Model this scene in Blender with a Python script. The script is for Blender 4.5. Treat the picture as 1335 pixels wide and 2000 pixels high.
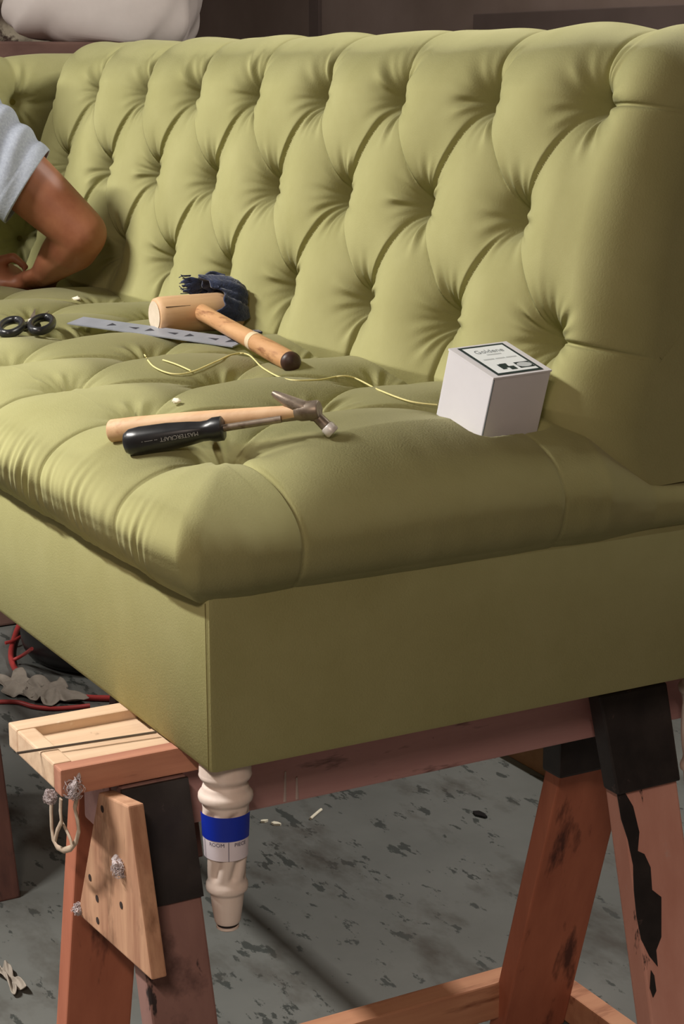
import bpy, bmesh, math, random
import numpy as np
from mathutils import Vector, Matrix, Euler

for o in list(bpy.data.objects):
    bpy.data.objects.remove(o)
scene = bpy.context.scene
COL = scene.collection
Z0 = 0.70            # height of the sofa underside above the floor; design coordinates have z = 0 there

# ------------------------------------------------------------------ camera
W, H = 1335, 2000
CP = np.array([1.6614, -0.7695, 0.7333])
YAW, PITCH, ROLL, FPX = 0.5101, 0.2382, -0.0008, 3556.6
cf = np.array([-math.cos(YAW) * math.cos(PITCH), math.sin(YAW) * math.cos(PITCH), -math.sin(PITCH)])
cr = np.cross(cf, [0, 0, 1.0]); cr /= np.linalg.norm(cr)
cu = np.cross(cr, cf)
cam_d = bpy.data.cameras.new('camera')
cam = bpy.data.objects.new('camera', cam_d)
COL.objects.link(cam)
m = Matrix(((cr[0], cu[0], -cf[0], CP[0]), (cr[1], cu[1], -cf[1], CP[1]), (cr[2], cu[2], -cf[2], CP[2] + Z0), (0, 0, 0, 1)))
cam.matrix_world = m
cam_d.sensor_fit = 'VERTICAL'
cam_d.sensor_height = 36.0
cam_d.lens = 36.0 * FPX / H
cam_d.clip_start = 0.05
cam_d.clip_end = 60
scene.camera = cam


def ray(px, py):
    return cf + (px - W / 2) / FPX * cr - (py - H / 2) / FPX * cu


def onz(px, py, z):
    d = ray(px, py); return CP + (z - CP[2]) / d[2] * d


def onx(px, py, x):
    d = ray(px, py); return CP + (x - CP[0]) / d[0] * d


def ony(px, py, y):
    d = ray(px, py); return CP + (y - CP[1]) / d[1] * d


# ------------------------------------------------------------------ world, exposure, room lamps (see the ceiling fixtures below)
world = bpy.data.worlds.new('world')
scene.world = world
world.use_nodes = True
world.node_tree.nodes['Background'].inputs[0].default_value = (1.0, 0.93, 0.86, 1)
world.node_tree.nodes['Background'].inputs[1].default_value = 0.19
vs = scene.view_settings
vs.view_transform = 'Standard'
vs.look = 'None'
vs.gamma = 1
vs.use_curve_mapping = False
vs.exposure = -0.08
# (x, y, watts) of the fluorescent ceiling fixtures, the third an added warm fill, all at the same height, tubes along x
CEIL = 2.05
LAMPS = [(-1.2, -1.45, 148), (-4.2, -2.6, 65), (2.6, -1.6, 78), (-0.5, 1.95, 62)]

random.seed(7)
rng = np.random.default_rng(11)


# ------------------------------------------------------------------ helpers
def lin(c):
    c = c / 255.0
    return c / 12.92 if c <= 0.04045 else ((c + 0.055) / 1.055) ** 2.4


def rgb(r, g, b):
    return (lin(r), lin(g), lin(b), 1)


def new_mat(name):
    mt = bpy.data.materials.new(name)
    mt.use_nodes = True
    return mt, mt.node_tree.nodes, mt.node_tree.links, mt.node_tree.nodes['Principled BSDF']


def mat(name, c1, c2=None, rough=0.6, metal=0.0, scale=(6, 6, 6), detail=6, contrast=(0.35, 0.65), bump=0.0, bscale=None,
        spots=None, spot_scale=8, spot_lim=(0.62, 0.68), sheen=0.0, spec=None, spots2=None, spot2_scale=20, spot2_lim=(0.6, 0.66)):
    mt, N, L, P = new_mat(name)
    P.inputs['Roughness'].default_value = rough
    P.inputs['Metallic'].default_value = metal
    if spec is not None:
        P.inputs['Specular IOR Level'].default_value = spec
    if sheen:
        P.inputs['Sheen Weight'].default_value = sheen
    if c2 is None:
        P.inputs['Base Color'].default_value = c1
        if not bump:
            return mt
    tc = N.new('ShaderNodeTexCoord')
    mp = N.new('ShaderNodeMapping')
    mp.inputs['Scale'].default_value = scale
    L.new(tc.outputs['Object'], mp.inputs[0])
    nz = N.new('ShaderNodeTexNoise')
    nz.inputs['Scale'].default_value = 1
    nz.inputs['Detail'].default_value = detail
    nz.inputs['Roughness'].default_value = 0.6
    L.new(mp.outputs[0], nz.inputs['Vector'])
    col = None
    if c2 is not None:
        rp = N.new('ShaderNodeValToRGB')
        rp.color_ramp.elements[0].position = contrast[0]
        rp.color_ramp.elements[1].position = contrast[1]
        rp.color_ramp.elements[0].color = c1
        rp.color_ramp.elements[1].color = c2
        L.new(nz.outputs['Fac'], rp.inputs[0])
        col = rp.outputs[0]
    for sc_, cc, lim in ((spot_scale, spots, spot_lim), (spot2_scale, spots2, spot2_lim)):
        if cc is None:
            continue
        n2 = N.new('ShaderNodeTexNoise')
        mp2 = N.new('ShaderNodeMapping')
        mp2.inputs['Scale'].default_value = sc_ if isinstance(sc_, tuple) else (sc_, sc_, sc_)
        mp2.inputs['Location'].default_value = (3.1, 1.7, 0.4)
        L.new(tc.outputs['Object'], mp2.inputs[0])
        L.new(mp2.outputs[0], n2.inputs['Vector'])
        n2.inputs['Scale'].default_value = 1
        n2.inputs['Detail'].default_value = 5
        n2.inputs['Roughness'].default_value = 0.65
        r2 = N.new('ShaderNodeValToRGB')
        r2.color_ramp.elements[0].position = lim[0]
        r2.color_ramp.elements[1].position = lim[1]
        r2.color_ramp.elements[0].color = (0, 0, 0, 1)
        r2.color_ramp.elements[1].color = (1, 1, 1, 1)
        L.new(n2.outputs['Fac'], r2.inputs[0])
        mx = N.new('ShaderNodeMix')
        mx.data_type = 'RGBA'
        L.new(r2.outputs[0], mx.inputs[0])
        if col is not None:
            L.new(col, mx.inputs[6])
        else:
            mx.inputs[6].default_value = c1
        mx.inputs[7].default_value = cc
        col = mx.outputs[2]
    if col is not None:
        L.new(col, P.inputs['Base Color'])
    if bump:
        bp = N.new('ShaderNodeBump')
        bp.inputs['Strength'].default_value = bump
        bp.inputs['Distance'].default_value = 0.003
        if bscale:
            n3 = N.new('ShaderNodeTexNoise')
            n3.inputs['Scale'].default_value = bscale
            n3.inputs['Detail'].default_value = 4
            L.new(tc.outputs['Object'], n3.inputs['Vector'])
            L.new(n3.outputs['Fac'], bp.inputs['Height'])
        else:
            L.new(nz.outputs['Fac'], bp.inputs['Height'])
        L.new(bp.outputs[0], P.inputs['Normal'])
    return mt


NAP = (0.15, 0.56, 0.0)                                           # direction in which the velvet pile leans


def velvet(name, c1, c2, tint):
    mt = mat(name, c1, c2, rough=0.85, scale=(9, 9, 9), detail=4, contrast=(0.3, 0.7), bump=0.12, bscale=420, spec=0.15)
    P = mt.node_tree.nodes['Principled BSDF']
    P.inputs['Sheen Weight'].default_value = 0.10
    P.inputs['Sheen Roughness'].default_value = 0.45
    P.inputs['Sheen Tint'].default_value = tint
    N, L = mt.node_tree.nodes, mt.node_tree.links
    ge = N.new('ShaderNodeNewGeometry')
    ad = N.new('ShaderNodeVectorMath'); ad.operation = 'ADD'
    ad.inputs[1].default_value = NAP
    no = N.new('ShaderNodeVectorMath'); no.operation = 'NORMALIZE'
    L.new(ge.outputs['Normal'], ad.inputs[0]); L.new(ad.outputs[0], no.inputs[0])
    bp = [n for n in N if n.type == 'BUMP'][0]
    L.new(no.outputs[0], bp.inputs['Normal'])
    return mt


M = {}
M['velvet'] = velvet('velvet_green', rgb(161, 158, 108), rgb(170, 167, 118), rgb(240, 236, 200))
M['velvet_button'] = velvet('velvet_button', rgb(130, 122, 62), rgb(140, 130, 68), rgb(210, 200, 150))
M['thread_dark'] = mat('thread_dark', rgb(112, 102, 56), rough=0.9)
M['leg'] = mat('bare_whitened_wood', rgb(222, 204, 192), rgb(232, 218, 208), rough=0.55, scale=(40, 40, 4), bump=0.1,
               spots=rgb(150, 105, 90), spot_scale=26, spot_lim=(0.74, 0.80))
M['leg_tip'] = mat('dark_glide_gap', rgb(28, 22, 20), rough=0.6)
M['pine'] = mat('pine_tray', rgb(198, 164, 134), rgb(220, 192, 162), rough=0.75, scale=(50, 3, 50), contrast=(0.3, 0.7), bump=0.3,
                spots=rgb(120, 86, 62), spot_scale=14, spot_lim=(0.68, 0.74), spots2=rgb(232, 222, 200), spot2_scale=9, spot2_lim=(0.56, 0.64))
M['pine_side'] = mat('pine_side', rgb(158, 104, 84), rgb(190, 134, 108), rough=0.75, scale=(40, 3, 40), contrast=(0.3, 0.7), bump=0.3,
                     spots=rgb(110, 66, 52), spot_scale=(30, 5, 30), spot_lim=(0.6, 0.7))
M['ply'] = mat('plywood_gusset', rgb(158, 112, 86), rgb(200, 156, 124), rough=0.75, scale=(34, 34, 4), contrast=(0.35, 0.65), bump=0.25,
               spots=rgb(112, 76, 52), spot_scale=(16, 16, 7), spot_lim=(0.56, 0.72), spots2=rgb(60, 40, 32), spot2_scale=40, spot2_lim=(0.74, 0.76))
M['beam'] = mat('purplish_beam', rgb(178, 134, 132), rgb(198, 154, 150), rough=0.7, scale=(30, 3, 30), contrast=(0.3, 0.7), bump=0.25,
                spots=rgb(62, 40, 40), spot_scale=(24, 5, 24), spot_lim=(0.6, 0.7), spots2=rgb(40, 26, 26), spot2_scale=60, spot2_lim=(0.72, 0.74))
M['legwood'] = mat('reddish_leg_board', rgb(160, 92, 68), rgb(186, 114, 86), rough=0.7, scale=(18, 18, 2.2), contrast=(0.3, 0.7), bump=0.25,
                   spots=rgb(84, 44, 34), spot_scale=(20, 20, 3), spot_lim=(0.58, 0.7))
M['legpink'] = mat('pinkish_leg_board', rgb(194, 136, 120), rgb(212, 158, 142), rough=0.7, scale=(14, 14, 4), contrast=(0.3, 0.7), bump=0.25,
                   spots=rgb(46, 34, 34), spot_scale=(22, 22, 7), spot_lim=(0.63, 0.66), spots2=rgb(196, 160, 150), spot2_scale=12, spot2_lim=(0.64, 0.72))
M['legpink_dark'] = mat('worn_brown_leg_board', rgb(120, 86, 80), rgb(144, 108, 100), rough=0.7, scale=(14, 14, 4), contrast=(0.3, 0.7), bump=0.25,
                   spots=rgb(46, 34, 34), spot_scale=(22, 22, 9), spot_lim=(0.61, 0.65), spots2=rgb(88, 62, 58), spot2_scale=14, spot2_lim=(0.55, 0.72))
M['stretch'] = mat('raw_stretcher', rgb(176, 122, 92), rgb(198, 146, 112), rough=0.75, scale=(30, 3, 30), contrast=(0.3, 0.7), bump=0.25,
                   spots=rgb(134, 84, 60), spot_scale=(30, 4, 30), spot_lim=(0.56, 0.7))
M['blackpaint'] = mat('black_paint', rgb(26, 22, 22), rgb(44, 38, 37), rough=0.55, scale=(20, 20, 20), bump=0.3,
                      spots=rgb(96, 78, 74), spot_scale=26, spot_lim=(0.66, 0.74))
M['darkpost'] = mat('dark_brown_post', rgb(66, 38, 32), rgb(92, 56, 46), rough=0.75, scale=(24, 24, 3), bump=0.25,
                    spots=rgb(40, 24, 22), spot_scale=(26, 26, 5), spot_lim=(0.6, 0.7))


def obj(name, verts, faces, mt, parent=None, smooth=False, loc=None):
    """verts in design coordinates; the mesh is stored relative to its parent's (or its own) origin"""
    me = bpy.data.meshes.new(name)
    v = np.asarray(verts, float).reshape(-1, 3).copy()
    v[:, 2] += Z0
    o = bpy.data.objects.new(name, me)
    if parent is not None:
        org = np.array(parent['_org'])
        v -= org
        o.parent = parent
        o['_org'] = list(org)
    else:
        org = np.array([v[:, 0].mean(), v[:, 1].mean(), v[:, 2].min()]) if loc is None else np.array(loc)
        v -= org
        o.location = org
        o['_org'] = list(org)
    me.from_pydata([tuple(x) for x in v], [], [tuple(int(i) for i in f) for f in faces])
    me.update()
    if mt is not None:
        for q in (mt if isinstance(mt, (list, tuple)) else [mt]):
            me.materials.append(q)
    if smooth:
        me.polygons.foreach_set('use_smooth', [True] * len(me.polygons))
    COL.objects.link(o)
    return o


def thing(name, label, cat, loc, group=None):
    o = bpy.data.objects.new(name, None)
    o.empty_display_size = 0.05
    p = np.array(loc, float); p[2] += Z0
    o.location = p
    o['_org'] = list(p)
    o['label'] = label
    o['category'] = cat
    if group:
        o['group'] = group
    COL.objects.link(o)
    return o


def tag(o, label, cat, group=None):
    o['label'] = label
    o['category'] = cat
    if group:
        o['group'] = group
    return o


def struct(o):
    o['kind'] = 'structure'
    return o


class MB:
    def __init__(s):
        s.v, s.f = [], []

    def add(s, v, f):
        n = len(s.v)
        s.v += [tuple(map(float, q)) for q in v]
        s.f += [tuple(i + n for i in q) for q in f]
        return s

    def hexa(s, b, t):
        """four bottom points and four top points, both counter-clockwise from above"""
        return s.add(list(b) + list(t), [(3, 2, 1, 0), (4, 5, 6, 7), (0, 1, 5, 4), (1, 2, 6, 5), (2, 3, 7, 6), (3, 0, 4, 7)])

    def box(s, x0, x1, y0, y1, z0, z1):
        b = [(x0, y0, z0), (x1, y0, z0), (x1, y1, z0), (x0, y1, z0)]
        return s.hexa(b, [(x, y, z1) for x, y, _ in b])

    def obox(s, c, ax, ay, az):
        """oriented box: centre and three half vectors"""
        c, ax, ay, az = map(np.array, (c, ax, ay, az))
        b = [c - ax - ay - az, c + ax - ay - az, c + ax + ay - az, c - ax + ay - az]
        return s.hexa(b, [q + 2 * az for q in b])

    def prism(s, poly, d):
        d = np.array(d, float); n = len(poly)
        a = [np.array(q, float) for q in poly]
        return s.add(a + [q + d for q in a], [tuple(range(n))[::-1], tuple(range(n, 2 * n))] +
                     [(i, (i + 1) % n, n + (i + 1) % n, n + i) for i in range(n)])

    def tube(s, pts, rad, n=12, cap=True, flat=1.0, up=(0, 0, 1)):
        """flat scales the radius along the up-ish axis"""
        pts = [np.array(q, float) for q in pts]
        if not hasattr(rad, '__len__'):
            rad = [rad] * len(pts)
        v, f = [], []
        upv = np.array(up, float)
        sp_ = pts[-1] - pts[0]
        if abs(sp_ @ upv) > 0.85 * np.linalg.norm(sp_):
            upv = np.array([0.8, 0.6, 0.0])
        for i, q in enumerate(pts):
            t = pts[min(i + 1, len(pts) - 1)] - pts[max(i - 1, 0)]
            t = t / (np.linalg.norm(t) + 1e-12)
            a = np.cross(t, upv)
            if np.linalg.norm(a) < 1e-3:
                a = np.cross(t, [1, 0, 0])
            a /= np.linalg.norm(a)
            b = np.cross(a, t)
            for k in range(n):
                th = 2 * math.pi * k / n
                v.append(q + rad[i] * (math.cos(th) * a + flat * math.sin(th) * b))
        for i in range(len(pts) - 1):
            for k in range(n):
                k2 = (k + 1) % n
                f.append((i * n + k, i * n + k2, (i + 1) * n + k2, (i + 1) * n + k))
        if cap:
            f.append(tuple(range(n))[::-1])
            f.append(tuple((len(pts) - 1) * n + k for k in range(n)))
        return s.add(v, f)

    def lathe(s, prof, c, axis=(0, 0, 1), n=32, flute=None):
        """profile of (distance along axis, radius)"""
        ax = np.array(axis, float); ax /= np.linalg.norm(ax)
        e = np.cross(ax, [0, 0, 1.0])
        if np.linalg.norm(e) < 1e-3:
            e = np.array([1.0, 0, 0])
        e /= np.linalg.norm(e)
        g = np.cross(ax, e)
        c = np.array(c, float)
        v, f = [], []
        for i, (d, r) in enumerate(prof):
            for k in range(n):
                th = 2 * math.pi * k / n
                rr = r + (flute(d, th) if flute else 0)
                v.append(c + ax * d + rr * (math.cos(th) * e + math.sin(th) * g))
        for i in range(len(prof) - 1):
            for k in range(n):
                k2 = (k + 1) % n
                f.append((i * n + k, i * n + k2, (i + 1) * n + k2, (i + 1) * n + k))
        f.append(tuple(range(n))[::-1])
        f.append(tuple((len(prof) - 1) * n + k for k in range(n)))
        return s.add(v, f)

    def obj(s, name, mt, parent=None, smooth=False, bevel=0, **k):
        o = obj(name, s.v, s.f, mt, parent, smooth, **k)
        bm = bmesh.new(); bm.from_mesh(o.data)
        if bevel:
            bmesh.ops.bevel(bm, geom=list(bm.edges), offset=bevel, segments=2, affect='EDGES', profile=0.6)
        bmesh.ops.recalc_face_normals(bm, faces=list(bm.faces))
        bm.to_mesh(o.data); bm.free()
        if smooth:
            o.data.set_sharp_from_angle(angle=math.radians(48))
        return o


def grid_faces(nu, nv):
    i = np.arange(nu - 1)[:, None] * nv + np.arange(nv - 1)[None, :]
    return np.stack([i, i + nv, i + nv + 1, i + 1], -1).reshape(-1, 4)


def grid_obj(name, P, mt, parent=None, flip=False):
    nu, nv = P.shape[:2]
    f = grid_faces(nu, nv)
    if flip:
        f = f[:, ::-1]
    return obj(name, P.reshape(-1, 3), f.tolist(), mt, parent, True)


def text_mesh(body, size):
    cu_ = bpy.data.curves.new('t', 'FONT')
    cu_.body = body
    cu_.size = size
    cu_.align_x = 'CENTER'
    cu_.align_y = 'CENTER'
    cu_.resolution_u = 3
    t = bpy.data.objects.new('t', cu_)
    COL.objects.link(t)
    dg = bpy.context.evaluated_depsgraph_get()
    me = bpy.data.meshes.new_from_object(t.evaluated_get(dg))
    v = [tuple(q.co) for q in me.vertices]
    f = [tuple(p.vertices) for p in me.polygons]
    bpy.data.objects.remove(t)
    bpy.data.curves.remove(cu_)
    bpy.data.meshes.remove(me)
    return np.array(v), f


# ------------------------------------------------------------------ tufting
def tuft(U, V, u0, s, vb, rv, Hh, cw=0.45, btn_ulim=None, left=None, seed=3, hole=0.014, wr=0.0022, fold=0.0, core_r=0.5):
    """height of a diamond tufted cover; three button rows at vb, vb+rv, vb+2rv, the last column of the outer rows at u0,
    columns running towards -u.  Returns heights and the list of buttons (u, v)"""
    g = np.random.default_rng(seed)
    t = (U - u0) / s
    w = (V - vb) / (2 * rv)
    p_, q_ = t + w, t - w
    inside = (w >= 0) & (w <= 1)
    a = np.abs(np.sin(math.pi * p_)); b = np.abs(np.sin(math.pi * q_))
    ew = np.where(w > 1, w - 1, np.where(w < 0, -w, 0)) * 2 * rv
    et = np.where(t > 0, t, 0) * s
    if left is not None:
        el = np.where(t < left, left - t, 0) * s
        et = et + el
    right = et > 0
    at = np.abs(np.sin(math.pi * t)); aw = np.abs(np.sin(math.pi * w))
    x = np.sqrt(a * a + b * b)
    cre = np.sqrt(a * b)
    sm3 = lambda q: np.clip(q, 0, 1) ** 2 * (3 - 2 * np.clip(q, 0, 1))
    mo = lambda e: 1 - 0.5 * sm3(e / 0.08)
    # beyond the outer rows: straight pleats
    m1 = (~inside) & (~right)
    x = np.where(m1, np.sqrt(2 * at ** 2 + (ew / 0.06) ** 2), x)
    cre = np.where(m1, np.power(at + 1e-9, mo(ew)), cre)
    m2 = inside & right
    x = np.where(m2, np.sqrt(2 * aw ** 2 + (et / 0.06) ** 2), x)
    cre = np.where(m2, np.power(aw + 1e-9, mo(et)), cre)
    m3 = (~inside) & right
    A = np.sin(math.pi * np.clip(et / s, 0, 0.5)); B = np.sin(math.pi * np.clip(ew / (2 * rv), 0, 0.5))
    x = np.where(m3, np.sqrt((ew / 0.06) ** 2 + (et / 0.06) ** 2), x)
    cre = np.where(m3, np.minimum(A, B) ** 0.6, cre)
    core = 1 - np.exp(-x / core_r)
    cell = np.floor(p_ + 0.0).astype(int) * 31 + np.floor(q_ + 0.0).astype(int) * 57
    amp = 1 + 0.12 * np.sin(cell * 12.9898 + seed)
    h = Hh * (cw * core + (1 - cw) * cre * np.where(inside & ~right, 1 + (amp - 1) * sm3(np.minimum(w, 1 - w) / 0.25) * sm3(-t / 0.3), 1.0))
    # pleats: the upper side overlaps the lower side by a thin fold
    if fold:
        def lip(fr_, L_, raised_hi):
            dd = np.where(raised_hi, 1 - fr_, fr_) * L_
            ramp = np.clip(dd / 0.0035, 0, 1)
            ramp = ramp * ramp * (3 - 2 * ramp)
            return ramp * np.exp(-dd / 0.020)
        Ln = s * 2 * rv / math.hypot(s, 2 * rv)
        fp, fq = p_ - np.floor(p_), q_ - np.floor(q_)
        F = lip(fp, Ln, False) * b ** 0.7 + lip(fq, Ln, True) * a ** 0.7
        h += fold * np.where(inside & ~right, F * sm3(np.minimum(w, 1 - w) / 0.10 + 0.0) * sm3(-t / 0.08), 0)
        gw_ = 0.0035
        dstr = np.abs(t - np.round(t)) * s
        h -= 1.0 * fold * np.where(m1, np.exp(-(dstr / gw_) ** 2) * np.clip(ew / 0.02, 0, 1), 0)
        dend = np.minimum(np.abs(w), np.abs(w - 1)) * 2 * rv
        h -= 1.0 * fold * np.where(m2, np.exp(-(dend / gw_) ** 2) * np.clip(et / 0.02, 0, 1), 0)
    btn = []
    umin, umax = U.min(), U.max()
    for r in range(3):
        k = 0
        while True:
            ub = u0 - s * (k + (0.5 if r == 1 else 0))
            if ub < umin + 0.02 or k > 40:
                break
            if ub < umax:
                btn.append((ub, vb + r * rv))
            k += 1
    for ub, vbn in btn:
        du, dv = U - ub, V - vbn
        r2 = du * du + dv * dv
        msk = r2 < 0.13 ** 2
        r = np.sqrt(r2[msk])
        th = np.arctan2(dv[msk], du[msk])
        h[msk] -= hole * np.exp(-(r / 0.019) ** 2)
        k1, k2, k3 = g.integers(8, 12), g.integers(13, 19), g.integers(2, 4)
        wv = np.cos(k1 * th + g.uniform(0, 6.3)) + 0.7 * np.cos(k2 * th + g.uniform(0, 6.3))
        md = 0.35 + 0.65 * np.clip(np.cos(k3 * th + g.uniform(0, 6.3)), 0, 1)
        h[msk] += wr * wv * md * np.exp(-((r - 0.036) / 0.024) ** 2)
    return h, btn


def normals(P):
    du = np.gradient(P, axis=0); dv = np.gradient(P, axis=1)
    n = np.cross(du, dv)
    return n / (np.linalg.norm(n, axis=2, keepdims=True) + 1e-12)


def noise1(x, seed, n=9, f0=20, f1=120):
    g = np.random.default_rng(seed)
    o = np.zeros_like(x)
    for _ in range(n):
        f = g.uniform(f0, f1)
        o += np.sin(x * f * 2 * math.pi / 1.0 + g.uniform(0, 6.3)) / n
    return o * 1.6


# ------------------------------------------------------------------ room shell
XL = -3.35; YB = 2.30; YS = 1.33
M['floor'] = mat('worn_painted_concrete', rgb(92, 93, 89), rgb(108, 109, 105), rough=0.6, scale=(3, 3, 3), detail=8, contrast=(0.3, 0.7), bump=0.15,
                 spots=rgb(60, 63, 60), spot_scale=(14, 30, 14), spot_lim=(0.585, 0.615), spots2=rgb(70, 66, 60), spot2_scale=(4, 7, 4), spot2_lim=(0.52, 0.72))
M['wall'] = mat('brown_grey_board', rgb(112, 95, 86), rgb(122, 105, 97), rough=0.85, scale=(3, 3, 3), bump=0.1)
M['stone'] = mat('peeling_plaster_stone', rgb(120, 104, 92), rgb(196, 184, 162), rough=0.9, scale=(9, 9, 9), detail=7, contrast=(0.42, 0.56), bump=1.0,
                 spots=rgb(78, 60, 52), spot_scale=8, spot_lim=(0.54, 0.60))
M['ceiling'] = mat('ceiling_paint', rgb(196, 192, 184), rough=0.9)
zf = -Z0
XR, YF = 4.2, -4.2
struct(MB().box(XL - 3.2, XR, YF, YB, zf - 0.1, zf).obj('floor', M['floor']))
struct(MB().box(XL - 3.2, XR, YB, YB + 0.12, zf, CEIL + 0.08).obj('wall_back', M['wall']))
struct(MB().box(XL - 3.2, XR, YF, YB + 0.12, CEIL + 0.08, CEIL + 0.18).obj('ceiling', M['ceiling']))
struct(MB().box(XL - 3.3, XL - 3.2, YF, YB, zf, CEIL + 0.08).obj('wall_left', M['wall']))
struct(MB().box(XR, XR + 0.1, YF, YB, zf, CEIL + 0.08).obj('wall_right', M['wall']))
struct(MB().box(XL - 3.2, XR, YF - 0.1, YF, zf, CEIL + 0.08).obj('wall_front', M['wall']))
# the short stone return beside the corner
gw = 60
yy, zz = np.meshgrid(np.linspace(0.55, YS, gw), np.linspace(zf, CEIL + 0.08, 3 * gw), indexing='ij')
PS = np.stack([np.full_like(yy, XL) + 0.02 * np.sin(yy * 31 + np.sin(zz * 13) * 2) * np.sin(zz * 27 + yy * 9), yy, zz], -1)
sw = MB().box(XL - 0.25, XL, 0.55, YS, zf, CEIL + 0.08)
sw.add(PS.reshape(-1, 3), [tuple(f) for f in grid_faces(gw, 3 * gw).tolist()])
struct(sw.obj('wall_stone', M['stone'], smooth=True))
# board joint and the dark board on the back wall
M['trim'] = mat('dark_wall_board', rgb(82, 68, 63), rgb(90, 75, 70), rough=0.85, scale=(5, 5, 5))
M['joint'] = mat('board_joint', rgb(70, 56, 50), rough=0.9)
xs = ony(618, 40, YB)[0]
struct(MB().box(xs - 0.035, xs + 0.035, YB - 0.012, YB, zf, CEIL + 0.08).obj('trim_1', M['trim'], bevel=0.002))
c0 = ony(940, 28, YB)
struct(MB().box(c0[0], 2.2, YB - 0.03, YB, zf, c0[2]).obj('trim_2', M['trim'], bevel=0.003))

# ceiling fluorescent fixtures, one of them an added fill light
M['lamp_white'] = mat('enamel_white', rgb(225, 225, 222), rough=0.4)
mt, N_, L_, P_ = new_mat('fluorescent_tube')
P_.inputs['Emission Color'].default_value = (1, 0.95, 0.86, 1)
P_.inputs['Emission Strength'].default_value = 6
M['tube'] = mt
for i, (lx, ly, wt) in enumerate(LAMPS):
    t = thing('ceiling_light', ['long fluorescent ceiling fixture over the aisle before the sofa', 'long fluorescent ceiling fixture at the far end of the workshop',
                                'added warm fill light built as a ceiling fixture near the right wall in front', 'fluorescent ceiling fixture above the sofa end'][i],
              'ceiling light', (lx, ly, CEIL + 0.0), 'fluorescent ceiling fixtures')
    MB().prism([(lx - .62, ly - .09, CEIL + .08), (lx - .62, ly + .09, CEIL + .08), (lx - .62, ly + .05, CEIL + .03), (lx - .62, ly - .05, CEIL + .03)], (1.24, 0, 0)).obj('housing', M['lamp_white'], t, bevel=0.004)
    for dy in (-.03, .03):
        MB().tube([(lx - .6, ly + dy, CEIL + .015), (lx + .6, ly + dy, CEIL + .015)], 0.013, 12).obj('lamp_tube', M['tube'], t, True)
    ld = bpy.data.lights.new('tube_light', 'AREA')
    ld.shape = 'RECTANGLE'
    ld.size = 1.2
    ld.size_y = 0.12
    ld.energy = wt
    ld.color = (1, 0.80, 0.66) if i == 2 else (1, 0.965, 0.91)  # warm tint for the fill lamp added to brighten the right-facing sides
    lo = bpy.data.objects.new('tube_light', ld)
    lo.parent = t
    lo.location = (0, 0, -0.005)
    COL.objects.link(lo)

# ------------------------------------------------------------------ sofa
sofa = thing('sofa', 'long olive green velvet sofa with deep diamond button tufting, set up on sawhorses', 'sofa', (-1.0, 0.39, 0))
XE = -1.995                                                          # far end
# base rail: upholstered box with soft edges
MB().box(XE - 0.12, 0.0, 0.0, 0.90, 0.0, 0.20).obj('base_rail', M['velvet'], sofa, True, bevel=0.007)
MB().tube([(-0.006, -0.0005, 0.004), (-0.006, -0.0008, 0.19)], 0.0005, 6).obj('corner_seam', M['thread_dark'], sofa, True)

# ---- seat cushion
cx, cy = -0.100, 0.070                                              # core rectangle ends here, then the roll begins
RXY = 0.112                                                         # how far the roll reaches out sideways
D90 = 0.160
ARC = D90 + 0.075
du = 0.0026
us = np.arange(XE - 0.06, cx + ARC, du)
vs_ = np.arange(-ARC + cy, 0.885, du)
U, V = np.meshgrid(us, vs_, indexing='ij')
ds = np.clip(U - cx, 0, None); dt = np.clip(cy - V, 0, None)
d = np.maximum(ds, dt)
ang = np.arctan2(dt, ds + 1e-12)
phi = np.where(d < D90, d / D90 * math.pi / 2, math.pi / 2 + (d - D90) / 0.060)
phi = np.clip(phi, 0, math.radians(168))
sx, sy = np.cos(ang), np.sin(ang)
sc = 1 / np.maximum(np.maximum(sx, sy), 1e-6) ** 0.80
cor = (ds > 0) & (dt > 0)
sc = np.where(cor, sc, 1.0)
out = np.where(phi < math.pi / 2, RXY * np.sin(phi) ** 0.92, RXY - 0.040 * (1 - np.sin(phi)))
bx = np.where(d > 0, sx * sc * out, 0)
by = np.where(d > 0, sy * sc * out * 0.84, 0)


def crown(x, y):
    return 0.277 + 0.020 * np.sin(np.clip((y - 0.05) / 0.60, 0, 1) * math.pi) - 0.004 * np.exp(-((x - cx) / 0.10) ** 2) - 0.010 * np.clip((y - 0.5) / 0.1, 0, 1)


X = np.minimum(U, cx) + bx
Y = np.maximum(V, cy) - by
ztop = crown(np.minimum(U, cx), np.maximum(V, cy))
zc = (ztop + 0.192) / 2
rz = (ztop - 0.192) / 2
Zs = zc + rz * np.sign(np.cos(phi)) * np.abs(np.cos(phi)) ** 0.8
PB = np.stack([X, Y, Zs], -1)
NB = normals(PB)
SEAT_S, SEAT_U0, SEAT_VB, SEAT_RV = 0.243, -0.157, 0.100, 0.170
h, sbtn = tuft(U, V, SEAT_U0, SEAT_S, SEAT_VB, SEAT_RV, 0.050, cw=0.70, seed=5, hole=0.014, wr=0.0022, fold=0.006, core_r=0.45)
fade = 1 - 0.62 * np.clip(d / 0.15, 0, 1)
fade *= 1 - 0.6 * np.clip((d - 0.15) / 0.05, 0, 1)
h = h * fade
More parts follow.
